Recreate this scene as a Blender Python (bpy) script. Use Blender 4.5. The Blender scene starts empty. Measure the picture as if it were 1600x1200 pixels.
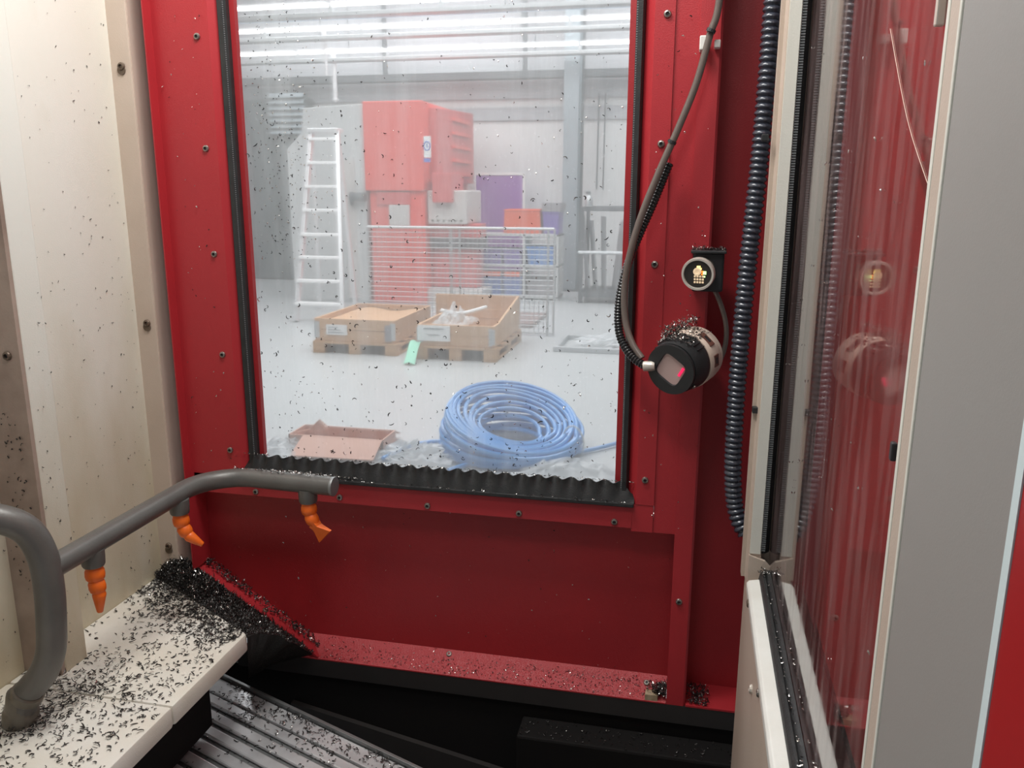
import bpy, bmesh, math, random
import numpy as np
from mathutils import Vector, Matrix
random.seed(7); rng = np.random.default_rng(7)
sc = bpy.context.scene
COL = sc.collection
PI = math.pi
R_ = math.radians

# ------------------------------------------------------------------ camera
FPX = 1295.0
YAW, PIT, ROL = R_(12.2), R_(13.15), R_(0.17)
CAMP = np.array([0, 0, 1.53])
_f = np.array([-math.sin(YAW)*math.cos(PIT), math.cos(YAW)*math.cos(PIT), -math.sin(PIT)])
_r = np.array([math.cos(YAW), math.sin(YAW), 0.0]); _u = np.cross(_r, _f)
_R = math.cos(ROL)*_r + math.sin(ROL)*_u; _U = -math.sin(ROL)*_r + math.cos(ROL)*_u
cam = bpy.data.cameras.new('camera'); co = bpy.data.objects.new('camera', cam); COL.objects.link(co)
cam.sensor_fit = 'HORIZONTAL'; cam.sensor_width = 36.0; cam.lens = 36.0*FPX/1600.0
cam.clip_start = 0.02; cam.clip_end = 100
co.matrix_world = Matrix(((_R[0], _U[0], -_f[0], CAMP[0]), (_R[1], _U[1], -_f[1], CAMP[1]), (_R[2], _U[2], -_f[2], CAMP[2]), (0, 0, 0, 1)))
sc.camera = co
# ------------------------------------------------------------------ world, lights, exposure
w = bpy.data.worlds.new('hall_ambient'); sc.world = w; w.use_nodes = True
w.node_tree.nodes['Background'].inputs[0].default_value = (0.80, 0.86, 0.90, 1)
w.node_tree.nodes['Background'].inputs[1].default_value = 0.22
def area(name, loc, size, power, col=(1, 1, 1), target=None, sizey=None):
    l = bpy.data.lights.new(name, 'AREA'); l.energy = power; l.color = col; l.size = size
    if sizey: l.shape = 'RECTANGLE'; l.size_y = sizey
    o = bpy.data.objects.new(name, l); COL.objects.link(o); o.location = loc
    if target is not None:
        d = Vector(target) - Vector(loc); o.rotation_euler = d.to_track_quat('-Z', 'Y').to_euler()
    return o
area('machine_work_light', (-0.42, 0.92, 2.30), 0.45, 10.0, (1.0, 0.985, 0.95), (-0.42, 0.93, 0.8), 0.22)
area('machine_work_light', (-0.22, 0.42, 2.25), 0.35, 3.4, (1.0, 0.985, 0.95), (0.10, 0.75, 1.25), 0.15)  # added fill to brighten the right pane and door face, no lamp known here
area('hall_ceiling_light', (-2.5, 6.5, 4.7), 7.0, 380, (0.98, 0.99, 1.0), (-2.5, 6.5, 0), 5.0)
area('hall_ceiling_light', (-3.0, 11.6, 4.75), 8.0, 290, (0.98, 0.99, 1.0), (-3.0, 11.6, 0), 3.0)
vs = sc.view_settings
vs.view_transform = 'Standard'; vs.look = 'None'; vs.exposure = 0.0; vs.gamma = 1.0; vs.use_curve_mapping = False

# ------------------------------------------------------------------ helpers
def at(u, v, Y):
    d = _f + _R*((u-800)/FPX) - _U*((v-600)/FPX)
    p = CAMP + d*(Y/d[1]); return Vector(p)
def onz(u, v, Z):
    d = _f + _R*((u-800)/FPX) - _U*((v-600)/FPX)
    p = CAMP + d*((Z-CAMP[2])/d[2]); return Vector(p)
def onx(u, v, X):
    d = _f + _R*((u-800)/FPX) - _U*((v-600)/FPX)
    p = CAMP + d*(X/d[0]); return Vector(p)

MATS = {}
def mat(name, col, rough=0.5, metal=0.0, var=0.0, vscale=6.0, col2=None, bump=0.0, bscale=200.0, spec=0.5, emit=None, estr=0.0, coat=0.0, streak=None, thr=(0.35, 0.7)):
    m = bpy.data.materials.new(name); m.use_nodes = True
    nt = m.node_tree; b = nt.nodes['Principled BSDF']
    b.inputs['Base Color'].default_value = (*col, 1); b.inputs['Roughness'].default_value = rough
    b.inputs['Metallic'].default_value = metal; b.inputs['Specular IOR Level'].default_value = spec
    b.inputs['Coat Weight'].default_value = coat
    tc = nt.nodes.new('ShaderNodeTexCoord')
    if var > 0:
        c2 = col2 or tuple(c*0.6 for c in col)
        mp = nt.nodes.new('ShaderNodeMapping'); nt.links.new(tc.outputs['Object'], mp.inputs[0])
        if streak: mp.inputs['Scale'].default_value = streak
        n = nt.nodes.new('ShaderNodeTexNoise'); n.inputs['Scale'].default_value = vscale; n.inputs['Detail'].default_value = 6
        nt.links.new(mp.outputs[0], n.inputs['Vector'])
        rmp = nt.nodes.new('ShaderNodeMapRange'); rmp.inputs[1].default_value = thr[0]; rmp.inputs[2].default_value = thr[1]; rmp.inputs[4].default_value = var
        nt.links.new(n.outputs['Fac'], rmp.inputs[0])
        mx = nt.nodes.new('ShaderNodeMix'); mx.data_type = 'RGBA'
        mx.inputs[6].default_value = (*col, 1); mx.inputs[7].default_value = (*c2, 1)
        nt.links.new(rmp.outputs[0], mx.inputs[0]); nt.links.new(mx.outputs[2], b.inputs['Base Color'])
    if bump > 0:
        n2 = nt.nodes.new('ShaderNodeTexNoise'); n2.inputs['Scale'].default_value = bscale; n2.inputs['Detail'].default_value = 3
        nt.links.new(tc.outputs['Object'], n2.inputs['Vector'])
        bp = nt.nodes.new('ShaderNodeBump'); bp.inputs['Strength'].default_value = bump; bp.inputs['Distance'].default_value = 0.001
        nt.links.new(n2.outputs['Fac'], bp.inputs['Height']); nt.links.new(bp.outputs[0], b.inputs['Normal'])
    if emit:
        b.inputs['Emission Color'].default_value = (*emit, 1); b.inputs['Emission Strength'].default_value = estr
    MATS[name] = m; return m

M = {}
M['red'] = mat('red_paint', (0.44, 0.026, 0.034), 0.42, 0, 0.5, 7, (0.36, 0.024, 0.032), 0.25, 700)
M['redb'] = mat('red_paint_recess', (0.38, 0.020, 0.025), 0.42, 0, 0.6, 5, (0.29, 0.018, 0.024), 0.25, 700)  # same red darkened, the shade of the recesses is put into the colour
M['redledge'] = mat('red_paint_oily', (0.44, 0.026, 0.034), 0.30, 0, 0.5, 7, (0.36, 0.024, 0.032), 0.8, 900, spec=0.5)
M['cream'] = mat('cream_paint', (0.82, 0.82, 0.76), 0.45, 0, 0.5, 3.0, (0.70, 0.65, 0.50), 0.2, 500, streak=(1, 1, 0.5))
M['creamtan'] = mat('cream_trim', (0.60, 0.50, 0.42), 0.45, 0, 0.5, 8, (0.48, 0.38, 0.30), 0.2, 500)
M['white'] = mat('white_powder_coat', (0.82, 0.80, 0.74), 0.45, 0, 0.6, 9, (0.70, 0.63, 0.50), 0.25, 600)
M['sillwhite'] = mat('sill_white', (0.80, 0.80, 0.76), 0.4, 0, 0.4, 20, (0.65, 0.62, 0.55), 0.2, 500)
M['gapgrey'] = mat('gap_sheet', (0.28, 0.24, 0.24), 0.6)
M['black'] = mat('black_rubber', (0.018, 0.019, 0.02), 0.5, 0, 0.5, 60, (0.035, 0.035, 0.035), 0.4, 500)
M['seal_rib'] = mat('seal_rib', (0.17, 0.18, 0.185), 0.5)
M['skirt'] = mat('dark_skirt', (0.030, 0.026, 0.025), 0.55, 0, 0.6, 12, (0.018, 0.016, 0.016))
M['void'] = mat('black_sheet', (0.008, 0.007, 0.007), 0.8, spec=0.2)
M['steel'] = mat('ground_steel', (0.84, 0.85, 0.86), 0.30, 0.35, 0.8, 9, (0.40, 0.40, 0.41), 0.1, 300)
M['steeld'] = mat('dull_steel', (0.30, 0.31, 0.31), 0.5, 0.7, 0.5, 30, (0.2, 0.2, 0.2))
M['pipe'] = mat('grey_pipe', (0.155, 0.150, 0.140), 0.40, 0.25, 0.6, 18, (0.10, 0.095, 0.088), 0.2, 300)
M['pipeclamp'] = mat('dirty_fitting', (0.19, 0.17, 0.14), 0.35, 0.3, 0.6, 40, (0.10, 0.09, 0.07))
M['orange'] = mat('orange_plastic', (0.85, 0.15, 0.012), 0.38)
M['bolt'] = mat('zinc_bolt', (0.36, 0.33, 0.30), 0.32, 0.9)
M['boltd'] = mat('hex_socket_dark', (0.02, 0.02, 0.02), 0.6)
M['rust'] = mat('grimy_bolt', (0.16, 0.12, 0.09), 0.5, 0.5)
M['hose'] = mat('corrugated_hose', (0.040, 0.045, 0.062), 0.24, 0.0, spec=0.8)
M['cable'] = mat('cable_sheath', (0.16, 0.13, 0.115), 0.28, 0.2)
M['conduit'] = mat('black_conduit', (0.015, 0.015, 0.016), 0.25)
M['blackp'] = mat('black_plastic', (0.022, 0.024, 0.026), 0.42, 0, 0, 1, None, 0.2, 600)
M['chip_d'] = mat('dark_chip', (0.028, 0.025, 0.024), 0.35, 0.35)
M['chip_s'] = mat('silver_chip', (0.62, 0.60, 0.57), 0.25, 1.0)
M['heap'] = mat('chip_heap', (0.030, 0.027, 0.026), 0.5, 0.4, 1.0, 400, (0.11, 0.10, 0.09), 1.0, 600, thr=(0.5, 0.75))
M['ringsteel'] = mat('ring_steel', (0.74, 0.68, 0.60), 0.28, 0.45)
M['lens'] = mat('dark_lens', (0.035, 0.030, 0.025), 0.08)
M['led'] = mat('led_chip', (0.75, 0.60, 0.42), 0.4, emit=(1.0, 0.72, 0.42), estr=0.35)
M['ledy'] = mat('led_yellow', (0.9, 0.7, 0.2), 0.3, emit=(1.0, 0.75, 0.20), estr=2.2)  # glows in place of the LED light reflected in the lens
M['ledg'] = mat('led_green', (0.6, 0.9, 0.4), 0.3, emit=(0.55, 1.0, 0.35), estr=1.6)
M['ledo'] = mat('led_orange', (0.9, 0.3, 0.05), 0.3, emit=(1.0, 0.25, 0.03), estr=0.9)
M['glassp'] = mat('sensor_glass', (0.50, 0.36, 0.34), 0.18, 0, spec=0.6)  # light pinkish base colour stands for the reflection in the glass
M['ledr'] = mat('led_red', (0.9, 0.02, 0.12), 0.3, emit=(1.0, 0.02, 0.12), estr=0.7)
M['peach'] = mat('peach_ring', (0.74, 0.58, 0.48), 0.35, 0, 0.4, 30, (0.66, 0.62, 0.54))
M['clip'] = mat('white_clip', (0.75, 0.74, 0.70), 0.5)
M['greypan'] = mat('grey_inner_panel', (0.325, 0.310, 0.295), 0.55, 0, 0.3, 4, (0.305, 0.292, 0.28), 0.05, 900)
M['paleedge'] = mat('pale_edge', (0.74, 0.86, 0.88), 0.45)
M['scratch'] = mat('pale_scratch', (0.75, 0.55, 0.45), 0.6)
# hall
M['hfloor'] = mat('hall_floor_grey', (0.52, 0.54, 0.545), 0.35, 0, 0.4, 1.2, (0.46, 0.48, 0.485))
M['hwall'] = mat('hall_wall_white', (0.80, 0.80, 0.79), 0.7, 0, 0.3, 1.0, (0.74, 0.74, 0.74))
M['hwall2'] = mat('hall_wall_grey', (0.50, 0.51, 0.53), 0.7, 0, 0.5, 1.0, (0.42, 0.43, 0.46), streak=(0.2, 1, 3))
M['hdark'] = mat('hall_dark_curtain', (0.13, 0.15, 0.155), 0.7, 0, 0.6, 2.0, (0.09, 0.105, 0.11), streak=(1, 1, 0.3))
M['colm'] = mat('column_bluegrey', (0.33, 0.38, 0.41), 0.5)
M['hsteel'] = mat('hall_dark_steel', (0.13, 0.14, 0.15), 0.5, 0.3)
M['hgalv'] = mat('galvanised', (0.55, 0.57, 0.58), 0.4, 0.5)
M['alu'] = mat('aluminium', (0.80, 0.81, 0.82), 0.35, 0.4)
M['mwhite'] = mat('machine_white', (0.60, 0.61, 0.61), 0.45)
M['step'] = mat('step_white', (0.95, 0.95, 0.95), 0.5)
M['mred'] = mat('machine_red', (0.85, 0.085, 0.065), 0.4)
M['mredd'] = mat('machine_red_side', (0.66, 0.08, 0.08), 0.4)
M['mgrey'] = mat('machine_grey', (0.62, 0.58, 0.56), 0.45)
M['mdark'] = mat('machine_dark', (0.08, 0.05, 0.06), 0.5)
M['wood'] = mat('pallet_wood', (0.56, 0.33, 0.17), 0.65, 0, 0.6, 5, (0.42, 0.24, 0.12), streak=(1, 1, 5))
M['wood2'] = mat('collar_wood', (0.62, 0.37, 0.20), 0.6, 0, 0.5, 5, (0.52, 0.29, 0.15), streak=(1, 1, 5))
M['paper'] = mat('paper_label', (0.85, 0.85, 0.84), 0.6)
M['ink'] = mat('grey_print', (0.35, 0.35, 0.36), 0.6)
M['blue'] = mat('blue_hose', (0.10, 0.36, 0.80), 0.20, 0, spec=0.7)
M['tapew'] = mat('white_tape', (0.85, 0.86, 0.86), 0.4)
M['purple'] = mat('purple_board', (0.27, 0.06, 0.42), 0.45, 0, 0.4, 2, (0.36, 0.07, 0.42))
M['bluebin'] = mat('blue_bin', (0.06, 0.13, 0.48), 0.4)
M['bluebin2'] = mat('violet_bin', (0.18, 0.10, 0.42), 0.4)
M['orangebin'] = mat('orange_bin', (0.86, 0.11, 0.03), 0.4)
M['greybox'] = mat('grey_box', (0.28, 0.26, 0.28), 0.5)
M['carton'] = mat('salmon_carton', (0.66, 0.36, 0.27), 0.6, 0, 0.4, 4, (0.58, 0.30, 0.21))
M['green'] = mat('mint_tape', (0.34, 0.75, 0.55), 0.45)
M['signblue'] = mat('sign_blue', (0.12, 0.17, 0.55), 0.5)
M['tube'] = mat('light_tube', (1, 1, 1), 0.4, emit=(1, 1, 1), estr=4.5)
M['sheet'] = mat('steel_sheet', (0.55, 0.56, 0.57), 0.28, 0.8, 0.8, 5, (0.30, 0.30, 0.31))
M['brownmat'] = mat('brown_grating', (0.30, 0.22, 0.21), 0.6)

def stained(base, name):
    # dried yellow-brown coolant stains on the lower part of the wall, with a ragged upper border
    m = M[base].copy(); m.name = name; nt = m.node_tree; b = nt.nodes['Principled BSDF']; N = nt.nodes.new; L = nt.links.new
    src = b.inputs['Base Color'].links[0].from_socket
    tc = N('ShaderNodeTexCoord'); sp = N('ShaderNodeSeparateXYZ'); L(tc.outputs['Object'], sp.inputs[0])
    mp = N('ShaderNodeMapping'); mp.inputs['Scale'].default_value = (1, 1, 0.35); L(tc.outputs['Object'], mp.inputs[0])
    n = N('ShaderNodeTexNoise'); n.inputs['Scale'].default_value = 16; n.inputs['Detail'].default_value = 7; L(mp.outputs[0], n.inputs['Vector'])
    r1 = N('ShaderNodeMapRange'); r1.inputs[1].default_value = 0.80; r1.inputs[2].default_value = 0.28; r1.inputs[3].default_value = -0.35; r1.inputs[4].default_value = 0.55; L(sp.outputs[2], r1.inputs[0])
    a = N('ShaderNodeMath'); L(r1.outputs[0], a.inputs[0]); L(n.outputs['Fac'], a.inputs[1])
    r2 = N('ShaderNodeMapRange'); r2.inputs[1].default_value = 0.25; r2.inputs[2].default_value = 1.1; r2.inputs[4].default_value = 0.75; L(a.outputs[0], r2.inputs[0])
    mx = N('ShaderNodeMix'); mx.data_type = 'RGBA'; L(r2.outputs[0], mx.inputs[0]); L(src, mx.inputs[6]); mx.inputs[7].default_value = (0.50, 0.41, 0.25, 1)
    L(mx.outputs[2], b.inputs['Base Color']); return m
M['creamwall'] = stained('cream', 'stained_cream_paint')
def film_mat(name, col=(0.9, 0.92, 0.93), a=0.35, rough=0.15):
    m = bpy.data.materials.new(name); m.use_nodes = True; nt = m.node_tree
    for n in list(nt.nodes): nt.nodes.remove(n)
    out = nt.nodes.new('ShaderNodeOutputMaterial'); tr = nt.nodes.new('ShaderNodeBsdfTransparent')
    p = nt.nodes.new('ShaderNodeBsdfPrincipled'); p.inputs['Base Color'].default_value = (*col, 1); p.inputs['Roughness'].default_value = rough
    mx = nt.nodes.new('ShaderNodeMixShader'); mx.inputs[0].default_value = a
    nt.links.new(tr.outputs[0], mx.inputs[1]); nt.links.new(p.outputs[0], mx.inputs[2]); nt.links.new(mx.outputs[0], out.inputs[0])
    return m
M['film'] = film_mat('clear_film', (0.85, 0.88, 0.90), 0.45)
M['clear'] = film_mat('clear_sheet', (0.9, 0.9, 0.9), 0.02)

def pane_mat():
    """dirty polycarbonate: clear, greasy film that scatters the light of both sides, dried splash streaks"""
    m = bpy.data.materials.new('dirty_polycarbonate'); m.use_nodes = True; nt = m.node_tree
    for n in list(nt.nodes): nt.nodes.remove(n)
    N = nt.nodes.new; L = nt.links.new
    out = N('ShaderNodeOutputMaterial'); tr = N('ShaderNodeBsdfTransparent'); tr.inputs[0].default_value = (0.97, 0.98, 0.98, 1)
    rf = N('ShaderNodeBsdfRefraction'); rf.inputs['IOR'].default_value = 1.006; rf.inputs['Roughness'].default_value = 0.5
    df = N('ShaderNodeBsdfDiffuse'); df.inputs[0].default_value = (0.82, 0.86, 0.87, 1)
    tl = N('ShaderNodeBsdfTranslucent'); tl.inputs[0].default_value = (0.82, 0.86, 0.87, 1)
    gl = N('ShaderNodeBsdfGlossy'); gl.inputs['Roughness'].default_value = 0.08
    tc = N('ShaderNodeTexCoord')
    def noise(scale, stretch, a, b, lo, hi):
        mp = N('ShaderNodeMapping'); mp.inputs['Scale'].default_value = stretch; L(tc.outputs['Object'], mp.inputs[0])
        n = N('ShaderNodeTexNoise'); n.inputs['Scale'].default_value = scale; n.inputs['Detail'].default_value = 8; n.inputs['Roughness'].default_value = 0.65
        L(mp.outputs[0], n.inputs['Vector'])
        r = N('ShaderNodeMapRange'); r.inputs[1].default_value = a; r.inputs[2].default_value = b; r.inputs[3].default_value = lo; r.inputs[4].default_value = hi
        L(n.outputs['Fac'], r.inputs[0]); return r.outputs[0]
    broad = noise(3.0, (1, 1, 0.6), 0.3, 0.75, 0.22, 0.46)
    strk = noise(24.0, (1, 1, 0.10), 0.48, 0.80, 0.0, 0.20)
    spot = noise(160.0, (1, 1, 0.8), 0.62, 0.80, 0.0, 0.22)
    a1 = N('ShaderNodeMath'); L(broad, a1.inputs[0]); L(strk, a1.inputs[1])
    a2 = N('ShaderNodeMath'); a2.use_clamp = True; L(a1.outputs[0], a2.inputs[0]); L(spot, a2.inputs[1])
    ms = N('ShaderNodeMixShader'); ms.inputs[0].default_value = 0.6; L(df.outputs[0], ms.inputs[1]); L(tl.outputs[0], ms.inputs[2])
    mt = N('ShaderNodeMixShader'); mt.inputs[0].default_value = 0.28; L(tr.outputs[0], mt.inputs[1]); L(rf.outputs[0], mt.inputs[2])
    mh = N('ShaderNodeMixShader'); L(a2.outputs[0], mh.inputs[0]); L(mt.outputs[0], mh.inputs[1]); L(ms.outputs[0], mh.inputs[2])
    fr = N('ShaderNodeFresnel'); fr.inputs['IOR'].default_value = 1.4
    mf = N('ShaderNodeMixShader'); L(fr.outputs[0], mf.inputs[0]); L(mh.outputs[0], mf.inputs[1]); L(gl.outputs[0], mf.inputs[2])
    L(mf.outputs[0], out.inputs[0]); return m
M['pane'] = pane_mat()
def gloss_pane():
    """laminated door pane seen at a grazing angle: strong mirror image under a thin smeared film"""
    m = bpy.data.materials.new('laminated_pane'); m.use_nodes = True; nt = m.node_tree
    for n in list(nt.nodes): nt.nodes.remove(n)
    N = nt.nodes.new; L = nt.links.new
    out = N('ShaderNodeOutputMaterial'); tr = N('ShaderNodeBsdfTransparent'); tr.inputs[0].default_value = (0.98, 0.98, 0.98, 1)
    df = N('ShaderNodeBsdfDiffuse'); df.inputs[0].default_value = (0.62, 0.46, 0.45, 1)
    gl = N('ShaderNodeBsdfGlossy'); gl.inputs['Color'].default_value = (0.95, 0.95, 0.95, 1)
    tc = N('ShaderNodeTexCoord'); mp = N('ShaderNodeMapping'); mp.inputs['Scale'].default_value = (1, 1, 0.12); L(tc.outputs['Object'], mp.inputs[0])
    n = N('ShaderNodeTexNoise'); n.inputs['Scale'].default_value = 60; n.inputs['Detail'].default_value = 5; L(mp.outputs[0], n.inputs['Vector'])
    r = N('ShaderNodeMapRange'); r.inputs[1].default_value = 0.4; r.inputs[2].default_value = 0.75; r.inputs[3].default_value = 0.07; r.inputs[4].default_value = 0.32
    L(n.outputs['Fac'], r.inputs[0])
    rr = N('ShaderNodeMapRange'); rr.inputs[1].default_value = 0.4; rr.inputs[2].default_value = 0.75; rr.inputs[3].default_value = 0.02; rr.inputs[4].default_value = 0.12
    L(n.outputs['Fac'], rr.inputs[0]); L(rr.outputs[0], gl.inputs['Roughness'])
    m1 = N('ShaderNodeMixShader'); L(r.outputs[0], m1.inputs[0]); L(tr.outputs[0], m1.inputs[1]); L(df.outputs[0], m1.inputs[2])
    fr = N('ShaderNodeFresnel'); fr.inputs['IOR'].default_value = 1.75
    m2 = N('ShaderNodeMixShader'); L(fr.outputs[0], m2.inputs[0]); L(m1.outputs[0], m2.inputs[1]); L(gl.outputs[0], m2.inputs[2])
    L(m2.outputs[0], out.inputs[0]); return m
M['gpane'] = gloss_pane()

def setp(o, label=None, cat=None, group=None, kind=None):
    if label: o['label'] = label
    if cat: o['category'] = cat
    if group: o['group'] = group
    if kind: o['kind'] = kind
    return o
def empty(name, loc, label=None, cat=None, group=None, kind=None):
    o = bpy.data.objects.new(name, None); COL.objects.link(o); o.location = loc; o.empty_display_size = 0.05
    o.matrix_world = Matrix.Translation(Vector(loc))
    return setp(o, label, cat, group, kind)
class MB:
    """collects geometry in world coordinates, builds one mesh object"""
    def __init__(s): s.bm = bmesh.new()
    def box(s, x0, x1, y0, y1, z0, z1, bev=0.0, mtx=None):
        b = bmesh.new(); bmesh.ops.create_cube(b, size=1.0)
        for v in b.verts: v.co = Vector(((x0+x1)/2+v.co.x*(x1-x0), (y0+y1)/2+v.co.y*(y1-y0), (z0+z1)/2+v.co.z*(z1-z0)))
        if bev > 0: bmesh.ops.bevel(b, geom=b.edges[:], offset=bev, segments=2, profile=0.5, affect='EDGES', clamp_overlap=True)
        if mtx is not None: b.transform(mtx)
        s._add(b); return s
    def _add(s, b):
        me = bpy.data.meshes.new('t'); b.to_mesh(me); b.free(); s.bm.from_mesh(me); bpy.data.meshes.remove(me)
    def prism(s, pts, axis, a0, a1, bev=0.0):
        """polygon pts (2D) extruded along axis; axis 'z': (x,y), 'x': (y,z), 'y': (x,z)"""
        def P(p, a): return {'z': (p[0], p[1], a), 'x': (a, p[0], p[1]), 'y': (p[0], a, p[1])}[axis]
        b = bmesh.new()
        A = [b.verts.new(P(p, a0)) for p in pts]; B = [b.verts.new(P(p, a1)) for p in pts]
        n = len(pts); b.faces.new(A); b.faces.new(B[::-1])
        for i in range(n): b.faces.new((A[i], B[i], B[(i+1) % n], A[(i+1) % n]))
        bmesh.ops.recalc_face_normals(b, faces=b.faces[:])
        if bev > 0: bmesh.ops.bevel(b, geom=b.edges[:], offset=bev, segments=2, profile=0.5, affect='EDGES', clamp_overlap=True)
        s._add(b); return s
    def tube(s, pts, rad, n=12, cap=True):
        """tube through pts; rad number or list"""
        pts = [Vector(p) for p in pts]; b = bmesh.new(); rings = []
        T = []
        for i in range(len(pts)):
            a = pts[max(i-1, 0)]; c = pts[min(i+1, len(pts)-1)]; T.append((c-a).normalized())
        up = Vector((0, 0, 1)) if abs(T[0].z) < 0.9 else Vector((1, 0, 0))
        nrm = T[0].cross(up).normalized()
        for i, p in enumerate(pts):
            nrm = (nrm - T[i]*nrm.dot(T[i])).normalized(); bi = T[i].cross(nrm)
            r = rad[i] if hasattr(rad, '__len__') else rad
            rings.append([b.verts.new(p + (nrm*math.cos(2*PI*k/n) + bi*math.sin(2*PI*k/n))*r) for k in range(n)])
        for i in range(len(rings)-1):
            for k in range(n): b.faces.new((rings[i][k], rings[i][(k+1) % n], rings[i+1][(k+1) % n], rings[i+1][k]))
        if cap: b.faces.new(rings[0][::-1]); b.faces.new(rings[-1])
        s._add(b); return s
    def lathe(s, prof, origin, axis, n=28):
        """profile [(r, h)...] turned about axis from origin"""
        ax = Vector(axis).normalized(); o = Vector(origin)
        up = Vector((0, 0, 1)) if abs(ax.z) < 0.9 else Vector((1, 0, 0))
        e1 = ax.cross(up).normalized(); e2 = ax.cross(e1)
        b = bmesh.new(); rings = []
        for r, h in prof:
            rings.append([b.verts.new(o + ax*h + (e1*math.cos(2*PI*k/n)+e2*math.sin(2*PI*k/n))*max(r, 1e-5)) for k in range(n)])
        for i in range(len(rings)-1):
            for k in range(n): b.faces.new((rings[i][k], rings[i][(k+1) % n], rings[i+1][(k+1) % n], rings[i+1][k]))
        b.faces.new(rings[0][::-1]); b.faces.new(rings[-1])
        bmesh.ops.recalc_face_normals(b, faces=b.faces[:]); s._add(b); return s
    def grid(s, fn, nu, nv):
        b = bmesh.new(); V = [[b.verts.new(fn(i/nu, j/nv)) for j in range(nv+1)] for i in range(nu+1)]
        for i in range(nu):
            for j in range(nv): b.faces.new((V[i][j], V[i+1][j], V[i+1][j+1], V[i][j+1]))
        s._add(b); return s
    def poly(s, pts):
        b = bmesh.new(); b.faces.new([b.verts.new(p) for p in pts]); s._add(b); return s
    def build(s, name, m, parent=None, smooth=False, label=None, cat=None, group=None, kind=None, solid=0.0, origin=None):
        me = bpy.data.meshes.new(name); bm = s.bm
        if solid: bmesh.ops.solidify(bm, geom=bm.faces[:], thickness=solid)
        # origin at the base centre of the mesh
        if origin is None:
            xs = [v.co for v in bm.verts]
            mn = Vector((min(c.x for c in xs), min(c.y for c in xs), min(c.z for c in xs))); mx = Vector((max(c.x for c in xs), max(c.y for c in xs), max(c.z for c in xs)))
            origin = Vector(((mn.x+mx.x)/2, (mn.y+mx.y)/2, mn.z))
        origin = Vector(origin)
        bm.transform(Matrix.Translation(-origin))
        bm.to_mesh(me); bm.free()
        for mm in (m if isinstance(m, (list, tuple)) else [m]): me.materials.append(mm)
        if smooth:
            me.polygons.foreach_set('use_smooth', [True]*len(me.polygons))
            try: me.set_sharp_from_angle(angle=R_(38))
            except Exception: pass
        o = bpy.data.objects.new(name, me); COL.objects.link(o)
        o.matrix_world = Matrix.Translation(origin)
        if parent is not None: attach(o, parent)
        return setp(o, label, cat, group, kind)
WM = {}
def attach(o, parent):
    pw = Vector((0, 0, 0)); p = parent
    while p is not None: pw += p.location; p = p.parent
    o.parent = parent; o.location = Vector(o.location) - pw
def spline(pts, n=8):
    P = [Vector(p) for p in pts]; out = []
    for i in range(len(P)-1):
        p0 = P[max(i-1, 0)]; p1 = P[i]; p2 = P[i+1]; p3 = P[min(i+2, len(P)-1)]
        for k in range(n):
            t = k/n; out.append(0.5*((2*p1)+(p2-p0)*t+(2*p0-5*p1+4*p2-p3)*t*t+(3*p1-p0-3*p2+p3)*t**3))
    out.append(P[-1]); return out
def resample(pts, step):
    out = [pts[0]]; acc = 0.0
    for a, b in zip(pts, pts[1:]):
        L = (b-a).length
        if L < 1e-9: continue
        while acc + L >= step:
            t = (step-acc)/L; a = a.lerp(b, t); out.append(a.copy()); L = (b-a).length; acc = 0.0
        acc += L
    return out
_boltmesh = {}
def bolt(loc, normal, parent, r=0.0052, m='bolt', name='screw'):
    """button head screw with a hex socket; mesh shared between alike screws"""
    key = (r, m)
    if key not in _boltmesh:
        mb = MB(); mb.lathe([(r, 0), (r, r*0.25), (r*0.86, r*0.52), (r*0.55, r*0.64), (r*0.5, r*0.64), (r*0.45, r*0.25), (0.0, r*0.25)], (0, 0, 0), (0, 0, 1), 12)
        me = bpy.data.meshes.new('screw_mesh'); mb.bm.faces.ensure_lookup_table(); mb.bm.to_mesh(me)
        me.materials.append(M[m]); me.materials.append(M['boltd'])
        for p in me.polygons:
            if p.center.length < r*0.6 and p.center.z > 0.05*r and (p.center.xy.length < r*0.47): p.material_index = 1
        _boltmesh[key] = me
    o = bpy.data.objects.new(name, _boltmesh[key]); COL.objects.link(o)
    o.location = loc; attach(o, parent)
    o.rotation_euler = Vector(normal).to_track_quat('Z', 'Y').to_euler(); return o

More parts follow.
